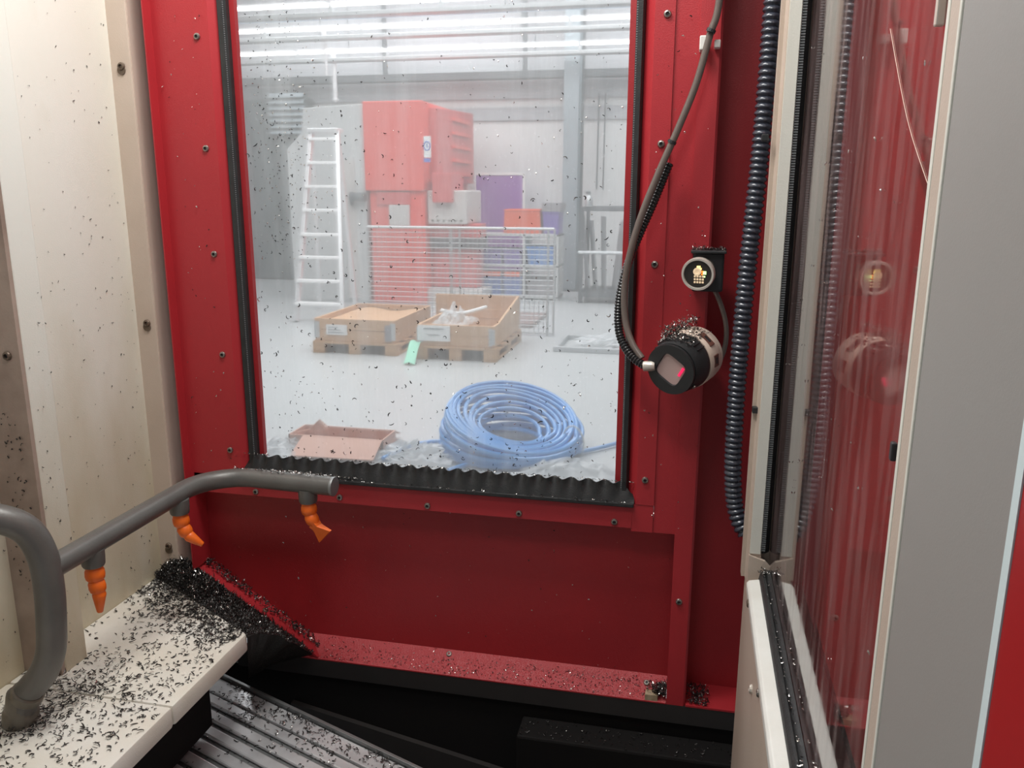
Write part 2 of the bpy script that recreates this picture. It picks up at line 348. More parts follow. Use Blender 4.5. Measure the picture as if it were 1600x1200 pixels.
def chips(name, P, size, mats, label, cat='metal chips', normal=(0, 0, 1), tilt=0.35, width=0.16, straight=0.25, parent=None, silver=0.1):
    """curled metal chips: each a bent three-sided sliver lying on its surface; uncountable, one mesh"""
    P = np.asarray(P, float); n = len(P); K = 6
    nz = np.array(normal, float); nz /= np.linalg.norm(nz)
    a = np.array([1.0, 0, 0]) if abs(nz[0]) < 0.9 else np.array([0, 1.0, 0])
    e1 = np.cross(nz, a); e1 /= np.linalg.norm(e1); e2 = np.cross(nz, e1)
    sz = size*rng.uniform(0.45, 1.35, n)
    ang = np.where(rng.random(n) < straight, rng.uniform(0.3, 1.2, n), rng.uniform(2.0, 5.4, n))
    rad = sz/np.maximum(ang, 0.9)*rng.uniform(0.9, 1.4, n); wd = np.minimum(sz*width, 0.001)*rng.uniform(0.6, 1.3, n)
    rot = rng.uniform(0, 2*PI, n); tl = rng.normal(0, tilt, n); tl2 = rng.normal(0, tilt, n)
    t = np.linspace(0, 1, K)
    V = np.zeros((n, K, 3, 3)); lift = rng.uniform(-0.3, 0.6, n)*sz
    for k in range(K):
        th = rot + ang*t[k]
        cx = rad*np.cos(th) - rad*np.cos(rot+ang/2); cyy = rad*np.sin(th) - rad*np.sin(rot+ang/2)
        h = lift*(t[k]) + cx*tl + cyy*tl2
        h = np.abs(h) + wd*0.4
        taper = 0.45 + 0.55*math.sin(PI*t[k])
        for j in range(3):
            pa = 2*PI*j/3
            rr = wd*taper*math.cos(pa); hh = wd*taper*math.sin(pa)*0.7
            V[:, k, j, :] = P + (cx + rr*np.cos(th))[:, None]*e1 + (cyy + rr*np.sin(th))[:, None]*e2 + (h + hh)[:, None]*nz
    idx = np.arange(n*K*3).reshape(n, K, 3); F = []
    for k in range(K-1):
        for j in range(3):
            F.append(np.stack([idx[:, k, j], idx[:, k, (j+1) % 3], idx[:, k+1, (j+1) % 3], idx[:, k+1, j]], -1))
    F = np.concatenate(F)
    verts = V.reshape(-1, 3); org = verts.mean(0); org[2] = verts[:, 2].min()
    me = bpy.data.meshes.new(name); me.from_pydata((verts-org).tolist(), [], F.tolist())
    for m in mats: me.materials.append(m)
    if len(mats) > 1:
        mi = (rng.random(n) < silver).astype(int); fm = np.concatenate([mi]*(3*(K-1)))
        me.polygons.foreach_set('material_index', fm.tolist())
    o = bpy.data.objects.new(name, me); COL.objects.link(o); o.location = org.tolist()
    if parent is not None: attach(o, parent)
    setp(o, label if parent is None else None, cat if parent is None else None, kind='stuff'); return o

# ================================================================== HALL SHELL (seen through the window)
MB().box(-11, 6, 2.2, 13.6, -0.1, 0.0).build('floor', M['hfloor'], kind='structure', label='pale grey smooth hall floor beyond the machine window', cat='floor')
wb = MB().box(-11, 6, 13.6, 13.8, 0, 5.0).build('wall_back', M['hwall'], kind='structure', label='white back wall of the hall', cat='wall')
MB().box(-11, 6, 13.54, 13.6, 2.95, 5.0).build('grey_band', M['hwall2'], wb)
MB().box(-11, 6, 13.56, 13.6, 2.62, 2.82).build('cable_channel', M['hwall2'], wb)
MB().box(-11.2, -11, 2.2, 13.8, 0, 5.0).build('wall_hall_left', M['hwall2'], kind='structure', label='grey left wall of the hall', cat='wall')
MB().box(-11, 6, 2.2, 13.8, 5.0, 5.1).build('ceiling', M['hwall2'], kind='structure', label='grey ceiling of the hall', cat='ceiling')
d = MB().box(-11, -6.35, 13.38, 13.52, 0, 3.0).build('roller_curtain', M['hdark'], label='dark grey curtain wall left of the louvred vent', cat='curtain')
for i in range(9): MB().box(-10.9+i*0.5, -10.5+i*0.5, 13.34, 13.385, 0.02, 2.98, 0.01).build('curtain_strip', M['hdark'], d)
# steel column and thin posts
c = empty('steel_column', (-1.93, 13.0, 0), 'blue-grey steel column in front of the white back wall', 'column')
x0 = at(881, 200, 12.9).x; x1 = at(904, 200, 12.9).x
MB().box(x0, x1, 12.86, 12.90, 0.03, 4.98).build('flange', M['colm'], c); MB().box(x0, x1, 13.16, 13.20, 0.03, 4.98).build('flange', M['colm'], c)
MB().box((x0+x1)/2-0.012, (x0+x1)/2+0.012, 12.90, 13.16, 0.03, 4.98).build('web', M['colm'], c)
MB().box(x0-0.05, x1+0.05, 12.8, 13.26, 0, 0.03).build('base_plate', M['hsteel'], c)
x = at(908, 250, 13.2).x; MB().box(x-0.03, x+0.03, 13.17, 13.23, 0, 4.99, 0.005).build('dark_post', M['hsteel'], label='thin dark steel post just right of the blue-grey column', cat='post')
for u, lb in ((935, 'thin wall conduit, left one of two right of the column'), (945, 'thin wall conduit, right one of two right of the column')):
    x = at(u, 200, 13.5).x; MB().tube([(x, 13.48, 1.55), (x, 13.48, 3.0)], 0.012, 8).build('wall_conduit', M['hsteel'], label=lb, cat='conduit')
# cable tray, overhead rails and light strips
t = empty('cable_tray', (-4, 13.3, at(680, 127, 13.3).z), 'long dark cable tray running under the ceiling lights', 'cable tray')
za, zb = at(680, 126, 13.3).z, at(680, 115, 13.3).z
MB().box(-9.5, 1.5, 13.24, 13.26, za, zb).build('side_rail', M['hsteel'], t); MB().box(-9.5, 1.5, 13.44, 13.46, za, zb).build('side_rail', M['hsteel'], t)
MB().box(-9.5, 1.5, 13.26, 13.44, za, za+0.015).build('tray_floor', M['hsteel'], t)
for u in (597, 818):
    x = at(u, 90, 13.2).x; MB().box(x-0.03, x+0.03, 13.30, 13.36, zb-0.08, 4.99).build('hanger', M['hsteel'], t)
for i, (v, Y, lb) in enumerate(((77, 12.6, 'lowest bright fluorescent light strip above the cable tray'), (40, 11.6, 'middle bright fluorescent light strip under the ceiling'), (2, 10.6, 'topmost fluorescent light strip at the upper frame edge'))):
    z = at(680, v, Y).z; l = empty('light_strip', (-3.5, Y, z), lb, 'ceiling light', 'fluorescent light strips in the hall')
    MB().box(-9, 1.2, Y-0.09, Y+0.09, z-0.14, z-0.085, 0.008).build('housing', M['hgalv'], l)
    for k in range(7): MB().tube([(-8.95+k*1.45, Y-0.06, z-0.0), (-7.56+k*1.45, Y-0.06, z-0.0)], 0.024, 10).build('tube', M['tube'], l)
    for k in range(8): MB().box(-9.0+k*1.45, -8.96+k*1.45, Y-0.09, Y-0.03, z-0.09, z+0.03).build('holder', M['hgalv'], l)
    for k in range(4): MB().tube([(-8.2+k*2.9, Y+0.05, z-0.09), (-8.2+k*2.9, Y+0.05, 4.99)], 0.008, 6).build('hanger_rod', M['hsteel'], l)
z = at(680, 22, 12.2).z; MB().tube([(-9, 12.2, z), (1.2, 12.2, z)], 0.022, 8).build('blue_pipe', mat('pale_blue_pipe', (0.35, 0.50, 0.66), 0.4), label='thin pale blue pipe between the two upper light strips', cat='pipe')
a_, b_ = at(507, 46, 11.6), at(507, 118, 11.6)
MB().tube([a_, (a_.x, a_.y, b_.z)], 0.022, 10).build('overhead_pole', M['alu'], label='slim upright aluminium pole over the ladder, left of the thicker one', cat='pole')
p = empty('overhead_pole', (at(521, 160, 12.6).x, 12.6, at(521, 160, 12.6).z), 'thicker upright aluminium pole with ring over the ladder', 'pole')
a_, b_ = at(521, 76, 12.6), at(521, 160, 12.6)
MB().tube([(a_.x, a_.y, b_.z), a_], 0.035, 12).build('shaft', M['alu'], p)
MB().lathe([(0.035, 0), (0.055, 0.005), (0.055, 0.03), (0.035, 0.035)], (a_.x, a_.y, b_.z+0.02), (0, 0, 1), 14).build('ring', M['alu'], p)
# louvred wall vent
a_, b_ = at(428, 148, 13.45), at(489, 212, 13.45); v = empty('louvre_vent', ((a_.x+b_.x)/2, 13.3, b_.z), 'grey louvred air vent high on the dark wall', 'vent')
MB().box(a_.x, b_.x, 13.26, 13.33, b_.z, a_.z).build('backing', M['hdark'], v)
for k in range(7):
    zz = b_.z + (a_.z-b_.z)*(k+0.5)/7; MB().prism([(13.20, zz-0.035), (13.26, zz+0.03), (13.26, zz+0.045), (13.195, zz-0.02)], 'x', a_.x+0.03, b_.x-0.03).build('slat', M['colm'], v)

# ------------------------------------------------------------------ red and white milling machine at the back
YF = 10.9
def X(u, Y=YF, v=300): return at(u, v, Y).x
def Z(v, Y=YF, u=620): return at(u, v, Y).z
mc = empty('milling_machine', (-4.4, 11.9, 0), 'large red and white milling machine standing behind the wire mesh fence', 'machine')
# white cabinet with slanted left edge
MB().prism([(X(452), 0), (X(572), 0), (X(572), Z(161)), (X(480), Z(166)), (X(476), Z(205)), (X(452), Z(232))], 'y', YF, 13.0, 0.01).build('white_cabinet', M['mwhite'], mc)
MB().box(X(540), X(556), YF-0.03, YF, 0.05, Z(250), 0.005).build('cabinet_trim', M['mgrey'], mc)
MB().box(X(573), X(664), YF-0.05, 13.1, Z(298), Z(158), 0.015).build('upper_housing', M['mred'], mc)
MB().box(X(577), X(663), YF+0.02, 13.0, 0.0, Z(298), 0.01).build('column', M['mred'], mc)
MB().box(X(608), X(640), YF-0.03, YF+0.02, Z(352), Z(320), 0.008).build('access_cover', M['mgrey'], mc)
MB().box(X(590), X(641), YF-0.02, YF+0.02, Z(320), Z(300), 0.008).build('dark_slot', M['mredd'], mc)
xs = X(664)
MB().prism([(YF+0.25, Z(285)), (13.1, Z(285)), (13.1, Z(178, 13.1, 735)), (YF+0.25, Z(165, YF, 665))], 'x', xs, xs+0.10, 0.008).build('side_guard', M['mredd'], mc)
for k in range(5):
    zz = Z(185+k*21, 12.2, 700); MB().box(xs+0.10, xs+0.135, 11.9, 12.8, zz-0.06, zz-0.015, 0.006).build('louvre', M['mred'], mc)
# spindle head and table
MB().box(X(664), X(726), YF+0.1, YF+0.9, Z(350), Z(297), 0.02).build('spindle_head', M['mgrey'], mc)
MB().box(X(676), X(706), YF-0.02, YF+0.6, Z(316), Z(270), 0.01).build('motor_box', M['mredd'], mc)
for k in range(6): bolt((X(672+k*9), YF+0.1, Z(344)), (0, -1, 0), mc, 0.018)
MB().box(X(663), X(744), YF+0.2, YF+0.62, Z(388), Z(372), 0.01).build('table', M['mdark'], mc)
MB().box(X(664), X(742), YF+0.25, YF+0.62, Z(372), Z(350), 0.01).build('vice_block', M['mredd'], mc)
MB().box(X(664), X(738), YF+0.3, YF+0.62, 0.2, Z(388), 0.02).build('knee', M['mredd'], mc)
MB().box(X(660), X(750), YF+0.1, YF+0.65, 0.0, 0.2, 0.02).build('foot', M['mgrey'], mc)
MB().tube([(X(552), YF-0.1, Z(308)), (X(575), YF-0.1, Z(308))], 0.06, 10).build('handwheel_shaft', M['hsteel'], mc)
MB().lathe([(0.09, 0), (0.10, 0.02), (0.09, 0.04)], (X(556), YF-0.1, Z(311)), (-1, -0.4, 0), 16).build('handwheel', M['hsteel'], mc)
s = MB().box(X(667), X(677), YF-0.09, YF-0.05, Z(247), Z(214), 0.003).build('warning_sign', M['paper'], mc)
zc = Z(229); xc = X(672)
ring = [(xc+0.042*math.cos(k/24*2*PI), YF-0.093, zc+0.055*math.sin(k/24*2*PI)) for k in range(25)]
MB().tube(ring, 0.008, 6, False).build('ring_mark', M['signblue'], s)
MB().box(xc-0.006, xc+0.006, YF-0.096, YF-0.09, zc-0.02, zc+0.03).build('mark', M['signblue'], s)
MB().box(X(667), X(677), YF-0.094, YF-0.088, Z(254), Z(248)).build('sign_strip', M['signblue'], s)

# ------------------------------------------------------------------ aluminium step ladder
YL = 8.95
ld = empty('step_ladder', (-4.25, YL, 0), 'aluminium step ladder standing in front of the white cabinet', 'ladder')
tl_, tr_ = at(487, 205, YL+0.75), at(527, 205, YL+0.75); bl_ = onz(463, 503, 0); br_ = Vector((at(535, 500, bl_.y).x, bl_.y, 0))
def bar(a, b, w, dp):
    a, b = Vector(a), Vector(b); dd = (b-a); L = dd.length; q = dd.to_track_quat('Z', 'Y').to_matrix().to_4x4()
    return MB().box(-w/2, w/2, -dp/2, dp/2, 0, L, min(w, dp)*0.15, Matrix.Translation(a) @ q)
bar(bl_+Vector((0, 0, 0.01)), tl_, 0.05, 0.08).build('stile', M['alu'], ld); bar(br_+Vector((0, 0, 0.01)), tr_, 0.05, 0.08).build('stile', M['alu'], ld)
for k, v in enumerate((217, 254, 291, 328, 366, 402, 439, 475)):
    f_ = (v-205)/(500-205); zz = at(505, v, YL+0.75*(1-f_)).z
    tt = (tl_.z-zz)/(tl_.z-0.0); A = tl_.lerp(bl_, tt); B = tr_.lerp(br_, tt)
    MB().box(A.x, B.x, A.y-0.08, A.y+0.03, zz-0.02, zz+0.012, 0.006).build('step', M['step'], ld)
for s_, (tp, bp) in enumerate(((tl_, (onz(500, 482, 0).x, onz(500, 482, 0).y, 0.01)), (tr_, (onz(556, 482, 0).x, onz(556, 482, 0).y, 0.01)))): bar(bp, tp, 0.05, 0.06).build('rear_leg', M['alu'], ld)
MB().box(tl_.x-0.03, tr_.x+0.03, tl_.y-0.08, tl_.y+0.12, tl_.z-0.02, tl_.z+0.03, 0.01).build('top_cap', M['alu'], ld)

# ------------------------------------------------------------------ wire mesh fence
YM = 8.72
fe = empty('mesh_fence', (-2.5, YM, 0), 'galvanised wire mesh fence behind the wooden boxes', 'fence')
xl, xr = at(577, 420, YM).x, at(865, 440, YM).x; zt = at(720, 356, YM).z
MB().tube([(xl, YM, zt), (xr, YM, zt)], 0.014, 8).build('top_rail', M['hgalv'], fe)
MB().tube([(xl, YM, 0.03), (xr, YM, 0.03)], 0.012, 8).build('bottom_rail', M['hgalv'], fe)
for u in (577, 706, 719, 856, 866): x = at(u, 420, YM).x; MB().tube([(x, YM, 0.0), (x, YM, zt)], 0.012, 8).build('post', M['hgalv'], fe)
wm = MB(); nx = 40
for k in range(1, nx): x = xl + (xr-xl)*k/nx; wm.tube([(x, YM, 0.03), (x, YM, zt)], 0.005, 4, False)
for k in range(1, 21): z = zt*k/21; wm.tube([(xl, YM, z), (xr, YM, z)], 0.004, 4, False)
wm.build('wire_mesh', M['hgalv'], fe, kind='stuff')
# side return of the cage on the floor
MB().box(-2.65, -1.75, 9.2, 10.1, 0.0, 0.05, 0.005).build('floor_grating', M['brownmat'], label='flat brown grating lying on the floor behind the mesh fence', cat='grating')
# ------------------------------------------------------------------ wooden collar boxes on pallets
def slatbox(name, label, xl, xr, y0, y1, z0, z1, grp):
    b = empty(name, ((xl+xr)/2, (y0+y1)/2, z0), label, 'box', grp); th = 0.025; n = 2; h = (z1-z0)/n
    for k in range(n):
        za, zb = z0+k*h+0.002, z0+(k+1)*h-0.002
        MB().box(xl, xr, y0, y0+th, za, zb, 0.003).build('board', M['wood2'], b); MB().box(xl, xr, y1-th, y1, za, zb, 0.003).build('board', M['wood2'], b)
        MB().box(xl, xl+th, y0+th, y1-th, za, zb, 0.003).build('board', M['wood2'], b); MB().box(xr-th, xr, y0+th, y1-th, za, zb, 0.003).build('board', M['wood2'], b)
    MB().box(xl+th, xr-th, y0+th, y1-th, z0, z0+0.02).build('bottom', M['wood'], b)
    for xx in (xl-0.004, xr-0.05): MB().box(xx, xx+0.054, y0-0.004, y0, z0+0.03, z1-0.03).build('corner_hinge', M['hgalv'], b)
    return b
def pallet(label, xl, xr, y0, y1, h, grp):
    b = empty('wooden_pallet', ((xl+xr)/2, (y0+y1)/2, 0), label, 'pallet', grp)
    for k in range(3):
        xx = xl + (xr-xl-0.12)*k/2
        for yy in (y0, (y0+y1)/2-0.07, y1-0.14): MB().box(xx, xx+0.12, yy, yy+0.14, 0.02, h-0.045, 0.004).build('block', M['wood'], b)
        MB().box(xx, xx+0.12, y0, y1, 0.0, 0.02, 0.003).build('runner', M['wood'], b)
    for k in range(5):
        yy = y0 + (y1-y0-0.13)*k/4; MB().box(xl, xr, yy, yy+0.13, h-0.022, h, 0.003).build('deck_board', M['wood'], b)
    for k in range(3):
        xx = xl + (xr-xl-0.12)*k/2; MB().box(xx, xx+0.12, y0, y1, h-0.045, h-0.022, 0.003).build('stringer', M['wood'], b)
    return b
G1 = 'wooden boxes on pallets'; G2 = 'pallets under the wooden boxes'
p1 = onz(490, 553, 0); YP = 7.28
xl, xr = at(492, 540, YP).x, at(617, 540, YP).x; hp = at(550, 535, YP).z
pallet('wooden pallet under the left box with plain paper label', xl-0.02, xr+0.02, YP, YP+1.15, hp, G2)
zt = at(550, 499, YP).z
b1 = slatbox('wooden_box', 'left wooden box on pallet, next to the ladder', xl, xr, YP+0.02, YP+1.12, hp, zt, G1)
a_, b_ = at(509, 507, YP), at(542, 524, YP); lb = MB().box(a_.x, b_.x, YP+0.008, YP+0.018, b_.z, a_.z).build('paper_label', M['paper'], b1)
for k in range(3): MB().box(a_.x+0.02, b_.x-0.03-0.03*k, YP+0.005, YP+0.008, b_.z+0.02+0.025*k, b_.z+0.027+0.025*k).build('print_line', M['ink'], lb)
MB().box(xr-0.10, xr-0.04, YP+0.012, YP+0.02, hp+0.02, zt-0.05).build('grey_plate', M['greybox'], b1)
MB().grid(lambda u, v: (xl+0.03+u*(xr-xl-0.06), YP+0.06+v*1.02, zt-0.05+0.02*math.sin(9*u)*math.cos(7*v)), 12, 12).build('cardboard_sheet', M['wood2'], None, label='tan cardboard sheet filling the left wooden box', cat='cardboard', solid=0.004)
YQ = 7.2
xl, xr = at(652, 550, YQ).x, at(772, 550, YQ).x; hp = at(700, 542, YQ).z; zt = at(700, 508, YQ).z
pallet('wooden pallet under the right box with foil inside', xl-0.02, xr+0.02, YQ, YQ+1.15, hp, G2)
b2 = slatbox('wooden_box', 'right wooden box on pallet with crumpled plastic foil inside', xl, xr, YQ+0.02, YQ+1.12, hp, zt, G1)
# raised rear collar
zr = at(735, 461, YQ+1.1).z
MB().box(at(680, 480, YQ+1.1).x, xr, YQ+1.125, YQ+1.15, hp+0.05, zr, 0.003).build('rear_board', M['wood2'], b2)
MB().prism([(YQ+0.25, zt), (YQ+1.12, zt), (YQ+1.12, zr)], 'x', xr-0.025, xr-0.002).build('side_board', M['wood2'], b2)
a_, b_ = at(652, 508, YQ), at(703, 534, YQ); lb = MB().box(a_.x, b_.x, YQ+0.006, YQ+0.018, b_.z, a_.z).build('paper_label', M['paper'], b2)
MB().box(a_.x+0.06, b_.x-0.06, YQ+0.003, YQ+0.006, a_.z-0.035, a_.z-0.022).build('print_line', M['ink'], lb); MB().box(a_.x+0.10, b_.x-0.10, YQ+0.003, YQ+0.006, a_.z-0.09, a_.z-0.082).build('print_line', M['ink'], lb)
for k in range(5): z_ = hp+0.02+k*0.035; MB().box(xr-0.05, xr-0.02, YQ+0.008, YQ+0.018, z_, z_+0.02).build('clasp', M['hgalv'], b2)
def crumple(c, sx, sy, h, n=14, seed=1):
    rs = np.random.default_rng(seed); H = rs.random((n+1, n+1)); Jx = rs.normal(0, 0.4/n, (n+1, n+1)); Jy = rs.normal(0, 0.4/n, (n+1, n+1))
    def fn(u, v):
        i, j = round(u*n), round(v*n); e = math.sin(PI*u)*math.sin(PI*v)
        return (c[0]+(u-0.5+Jx[i, j])*sx, c[1]+(v-0.5+Jy[i, j])*sy, c[2]+h*H[i, j]*(0.25+0.75*e))
    return MB().grid(fn, n, n)
a_ = at(708, 490, YQ+0.45); crumple((a_.x, YQ+0.5, zt-0.08), 0.34, 0.55, 0.24, 12, 3).build('plastic_foil', M['film'], label='crumpled clear foil in the right wooden box', cat='foil')
cr = MB().tube(spline([at(690, 485, YQ+0.6), at(720, 490, YQ+0.5), at(760, 480, YQ+0.7)], 6), [0.02]*13, 8); cr.build('foil_roll', M['tapew'], label='thin white foil roll lying across the right wooden box', cat='foil')
a_ = at(641, 533, YQ-0.02); b_ = at(666, 570, YQ-0.3)
MB().grid(lambda u, v: (a_.x+u*0.1+v*0.03, YQ-0.01-0.28*v, a_.z*(1-v)+0.02*v+0.01*math.sin(6*u+5*v)), 6, 8).build('green_tape', M['green'], label='mint green strip hanging from the right wooden box to the floor', cat='strip', solid=0.003)

# ------------------------------------------------------------------ purple board, bins, rack
YB = 13.0
pb = empty('purple_board', (at(780, 300, YB).x, YB, 0), 'large purple board with white edge leaning at the back wall', 'board')
a_, b_ = at(744, 274, YB), at(816, 436, YB)
MB().box(a_.x, b_.x, YB, YB+0.06, 0.0, a_.z, 0.005).build('panel', M['purple'], pb)
MB().box(a_.x-0.03, b_.x+0.04, YB-0.01, YB+0.06, a_.z, a_.z+0.04, 0.004).build('top_edge', M['paper'], pb)
MB().box(b_.x, b_.x+0.04, YB-0.01, YB+0.06, 0.0, a_.z, 0.004).build('side_edge', M['paper'], pb); MB().box(a_.x-0.03, a_.x, YB-0.01, YB+0.06, 0.0, a_.z, 0.004).build('side_edge', M['paper'], pb)
YK = 11.6
sh = empty('low_shelf', (at(805, 400, YK).x, YK, 0), 'low white shelf holding coloured bins behind the mesh fence', 'shelf')
sx0, sx1 = at(748, 420, YK).x, at(872, 420, YK).x
zs = [0.05, at(800, 398, YK).z, at(800, 355, YK).z]
zs = [0.06, 0.50, 0.93]
for z in zs: MB().box(sx0, sx1, YK, YK+0.5, z-0.03, z, 0.004).build('shelf_board', M['mwhite'], sh)
for x in (sx0, at(817, 420, YK).x, sx1-0.03):
    MB().box(x, x+0.03, YK, YK+0.5, 0, 0.93, 0.003).build('upright', M['mwhite'], sh)
def bin_(name, label, x0, x1, y0, y1, z0, z1, m, rim=0.02, taper=0.05, grp='plastic bins on the low shelf'):
    b = empty(name, ((x0+x1)/2, (y0+y1)/2, z0), label, 'bin', grp); w = (x1-x0)
    o = [(x0+taper*w, y0+0.03), (x1-taper*w, y0+0.03), (x1-taper*w, y1-0.03), (x0+taper*w, y1-0.03)]
    tp = [(x0, y0), (x1, y0), (x1, y1), (x0, y1)]
    bm = MB(); bb = bmesh.new()
    V0 = [bb.verts.new((*p, z0)) for p in o]; V1 = [bb.verts.new((*p, z1)) for p in tp]; V2 = [bb.verts.new((p[0]+(0.012 if p[0] == x0 else -0.012), p[1]+(0.012 if p[1] == y0 else -0.012), z1)) for p in tp]
    V3 = [bb.verts.new((p[0]+(0.012 if p[0] < (x0+x1)/2 else -0.012), p[1]+(0.012 if p[1] < (y0+y1)/2 else -0.012), z0+0.012)) for p in o]
    bb.faces.new(V0[::-1]); bb.faces.new(V3)
    for k in range(4):
        j = (k+1) % 4; bb.faces.new((V0[k], V0[j], V1[j], V1[k])); bb.faces.new((V1[k], V1[j], V2[j], V2[k])); bb.faces.new((V2[k], V2[j], V3[j], V3[k]))
    bm._add(bb); bm.build('body', m, b)
    MB().box(x0-0.008, x1+0.008, y0-0.012, y0, z1-rim, z1, 0.003).build('front_rim', m, b)
    return b
def bx(u0, u1): return at(u0, 400, YK).x, at(u1, 400, YK).x
x0, x1 = bx(752, 783); bin_('blue_bin', 'lower left dark blue bin under the purple board', x0, x1, YK+0.02, YK+0.46, 0.06, 0.33, M['bluebin'])
x0, x1 = bx(786, 815); bin_('blue_bin', 'dark blue bin, second on the lowest shelf behind the mesh', x0, x1, YK+0.02, YK+0.46, 0.06, 0.33, M['bluebin'])
x0, x1 = bx(823, 866); bin_('dark_bin', 'dark grey bin on the lowest shelf nearest the column', x0, x1, YK+0.02, YK+0.46, 0.06, 0.30, M['greybox'])
x0, x1 = bx(752, 783); bin_('violet_bin', 'violet bin on the middle shelf nearest the red machine', x0, x1, YK+0.02, YK+0.46, 0.50, 0.72, M['bluebin2'])
x0, x1 = bx(786, 815); bin_('violet_bin', 'violet bin, second on the middle shelf behind the mesh', x0, x1, YK+0.02, YK+0.46, 0.50, 0.72, M['bluebin2'])
x0, x1 = bx(823, 866); bin_('blue_bin', 'bright blue bin on the middle shelf nearest the column', x0, x1, YK+0.02, YK+0.46, 0.50, 0.76, mat('bright_blue_bin', (0.05, 0.22, 0.6), 0.4))
x0, x1 = bx(788, 842); bin_('orange_crate', 'orange crate on top of the low shelf', x0, x1, YK+0.02, YK+0.46, 0.93, 1.27, M['orangebin'], taper=-0.04)
x0, x1 = bx(847, 872); bin_('violet_bin', 'tall violet bin on top of the shelf beside the orange crate', x0, x1, YK+0.02, YK+0.46, 0.93, 1.24, M['bluebin2'])
MB().box(x0-0.01, x1+0.03, YK, YK+0.46, 1.242, 1.37, 0.008).build('grey_case', M['greybox'], label='grey case standing on the tall violet bin', cat='case')
for (u0, u1, z0, lb) in ((755, 782, 0.34, 'left orange strip lying on the lower blue bin'), (788, 813, 0.34, 'orange strip on the second lower blue bin')):
    x0, x1 = bx(u0, u1); MB().box(x0, x1, YK-0.01, YK+0.3, z0-0.008, z0+0.055, 0.008).build('orange_tray', M['orangebin'], label=lb, cat='tray')
# steel rack with sheets
YR = 11.5
rk = empty('sheet_rack', (at(945, 400, YR).x, YR, 0), 'dark steel rack holding upright metal sheets by the right window edge', 'rack')
rx0, rx1 = at(908, 400, YR).x, at(990, 400, YR).x; zt = at(940, 323, YR).z
for xx in (rx0, rx1):
    for yy in (YR, YR+0.7): MB().box(xx-0.025, xx+0.025, yy-0.025, yy+0.025, 0, zt, 0.004).build('post', M['hsteel'], rk)
for z in (0.12, zt-0.03):
    MB().box(rx0, rx1, YR-0.03, YR+0.03, z-0.03, z+0.03, 0.004).build('beam', M['hsteel'], rk); MB().box(rx0, rx1, YR+0.67, YR+0.73, z-0.03, z+0.03, 0.004).build('beam', M['hsteel'], rk)
zb = at(940, 395, YR-0.05).z; MB().tube([(rx0-0.03, YR-0.05, zb), (rx1, YR-0.05, zb)], 0.025, 10).build('retaining_bar', M['hgalv'], rk)
MB().box(rx0, rx1, YR, YR+0.7, 0.15, 0.17).build('bottom_tray', M['hsteel'], rk)
for k, (u, tl2, h) in enumerate(((916, 0.10, 1.02), (928, 0.09, 0.95), (941, 0.03, 1.0), (958, -0.10, 0.92), (966, -0.06, 0.98))):
    xx = at(u, 430, YR+0.1).x; mt = Matrix.Translation((xx, YR+0.35, 0.18)) @ Matrix.Rotation(-tl2, 4, 'Y') @ Matrix.Rotation(R_(12), 4, 'Z')
    MB().box(-0.012, 0.012, -0.24, 0.24, 0, h, 0.002, mt).build('metal_sheet', M['sheet'], label=['leftmost metal sheet leaning in the steel rack', 'second metal sheet from the left in the steel rack', 'middle metal sheet standing in the steel rack', 'fourth metal sheet in the steel rack, leaning left', 'rightmost metal sheet visible in the steel rack'][k], cat='metal sheet', group='sheets in the steel rack')
bt = empty('spray_bottle', (at(923, 318, YR+0.2).x, YR+0.2, zt), 'small grey bottle standing on top of the steel rack', 'bottle')
bx0 = at(923, 318, YR+0.2).x
MB().lathe([(0.05, 0), (0.055, 0.01), (0.055, 0.10), (0.03, 0.14), (0.02, 0.15), (0.02, 0.17)], (bx0, YR, zt), (0, 0, 1), 14).build('body', M['hgalv'], bt, True)
MB().box(bx0-0.045, bx0+0.02, YR-0.015, YR+0.015, zt+0.17, zt+0.205, 0.006).build('trigger_head', M['hsteel'], bt)
# flat frame and film on the floor
a_ = onz(865, 548, 0); ff = empty('floor_frame', (a_.x+0.5, 7.95, 0), 'flat metal frame lying on the floor at the right window edge', 'frame')
MB().box(a_.x, a_.x+1.1, 7.85, 7.9, 0, 0.05, 0.005).build('rail', M['hgalv'], ff); MB().box(a_.x, a_.x+1.1, 8.55, 8.6, 0, 0.05, 0.005).build('rail', M['hgalv'], ff)
for k in range(3): MB().box(a_.x+k*0.52, a_.x+0.05+k*0.52, 7.9, 8.55, 0.0, 0.05, 0.005).build('cross_bar', M['hgalv'], ff)
crumple((a_.x+0.55, 8.2, 0.052), 0.7, 0.5, 0.16, 12, 8).build('plastic_film', M['film'], label='crumpled clear film on the flat floor frame', cat='film')

# ------------------------------------------------------------------ blue hose coil, carton and bag close to the window
cc = Vector((at(797, 668, 4.72).x, 4.72, 0))
hc = empty('hose_coil', cc, 'coil of translucent blue hose lying on the hall floor', 'hose')
pts = []; turns = 15; NP = 44
prm = [(0.40, 0.016, 0), (0.415, 0.02, 0), (0.42, 0.045, 0.1), (0.41, 0.055, 0.2), (0.425, 0.08, 0.3), (0.40, 0.09, 0.4), (0.42, 0.115, 0.5), (0.395, 0.12, 0.6), (0.415, 0.145, 0.75), (0.385, 0.15, 0.85), (0.405, 0.175, 0.95), (0.37, 0.17, 1.0), (0.345, 0.165, 1.0), (0.32, 0.155, 1.0), (0.29, 0.145, 0.95), (0.255, 0.135, 0.9), (0.22, 0.12, 0.9), (0.18, 0.10, 0.7), (0.23, 0.06, 0.4), (0.17, 0.05, 0.3), (0.28, 0.04, 0.2), (0.12, 0.04, 0.2)]
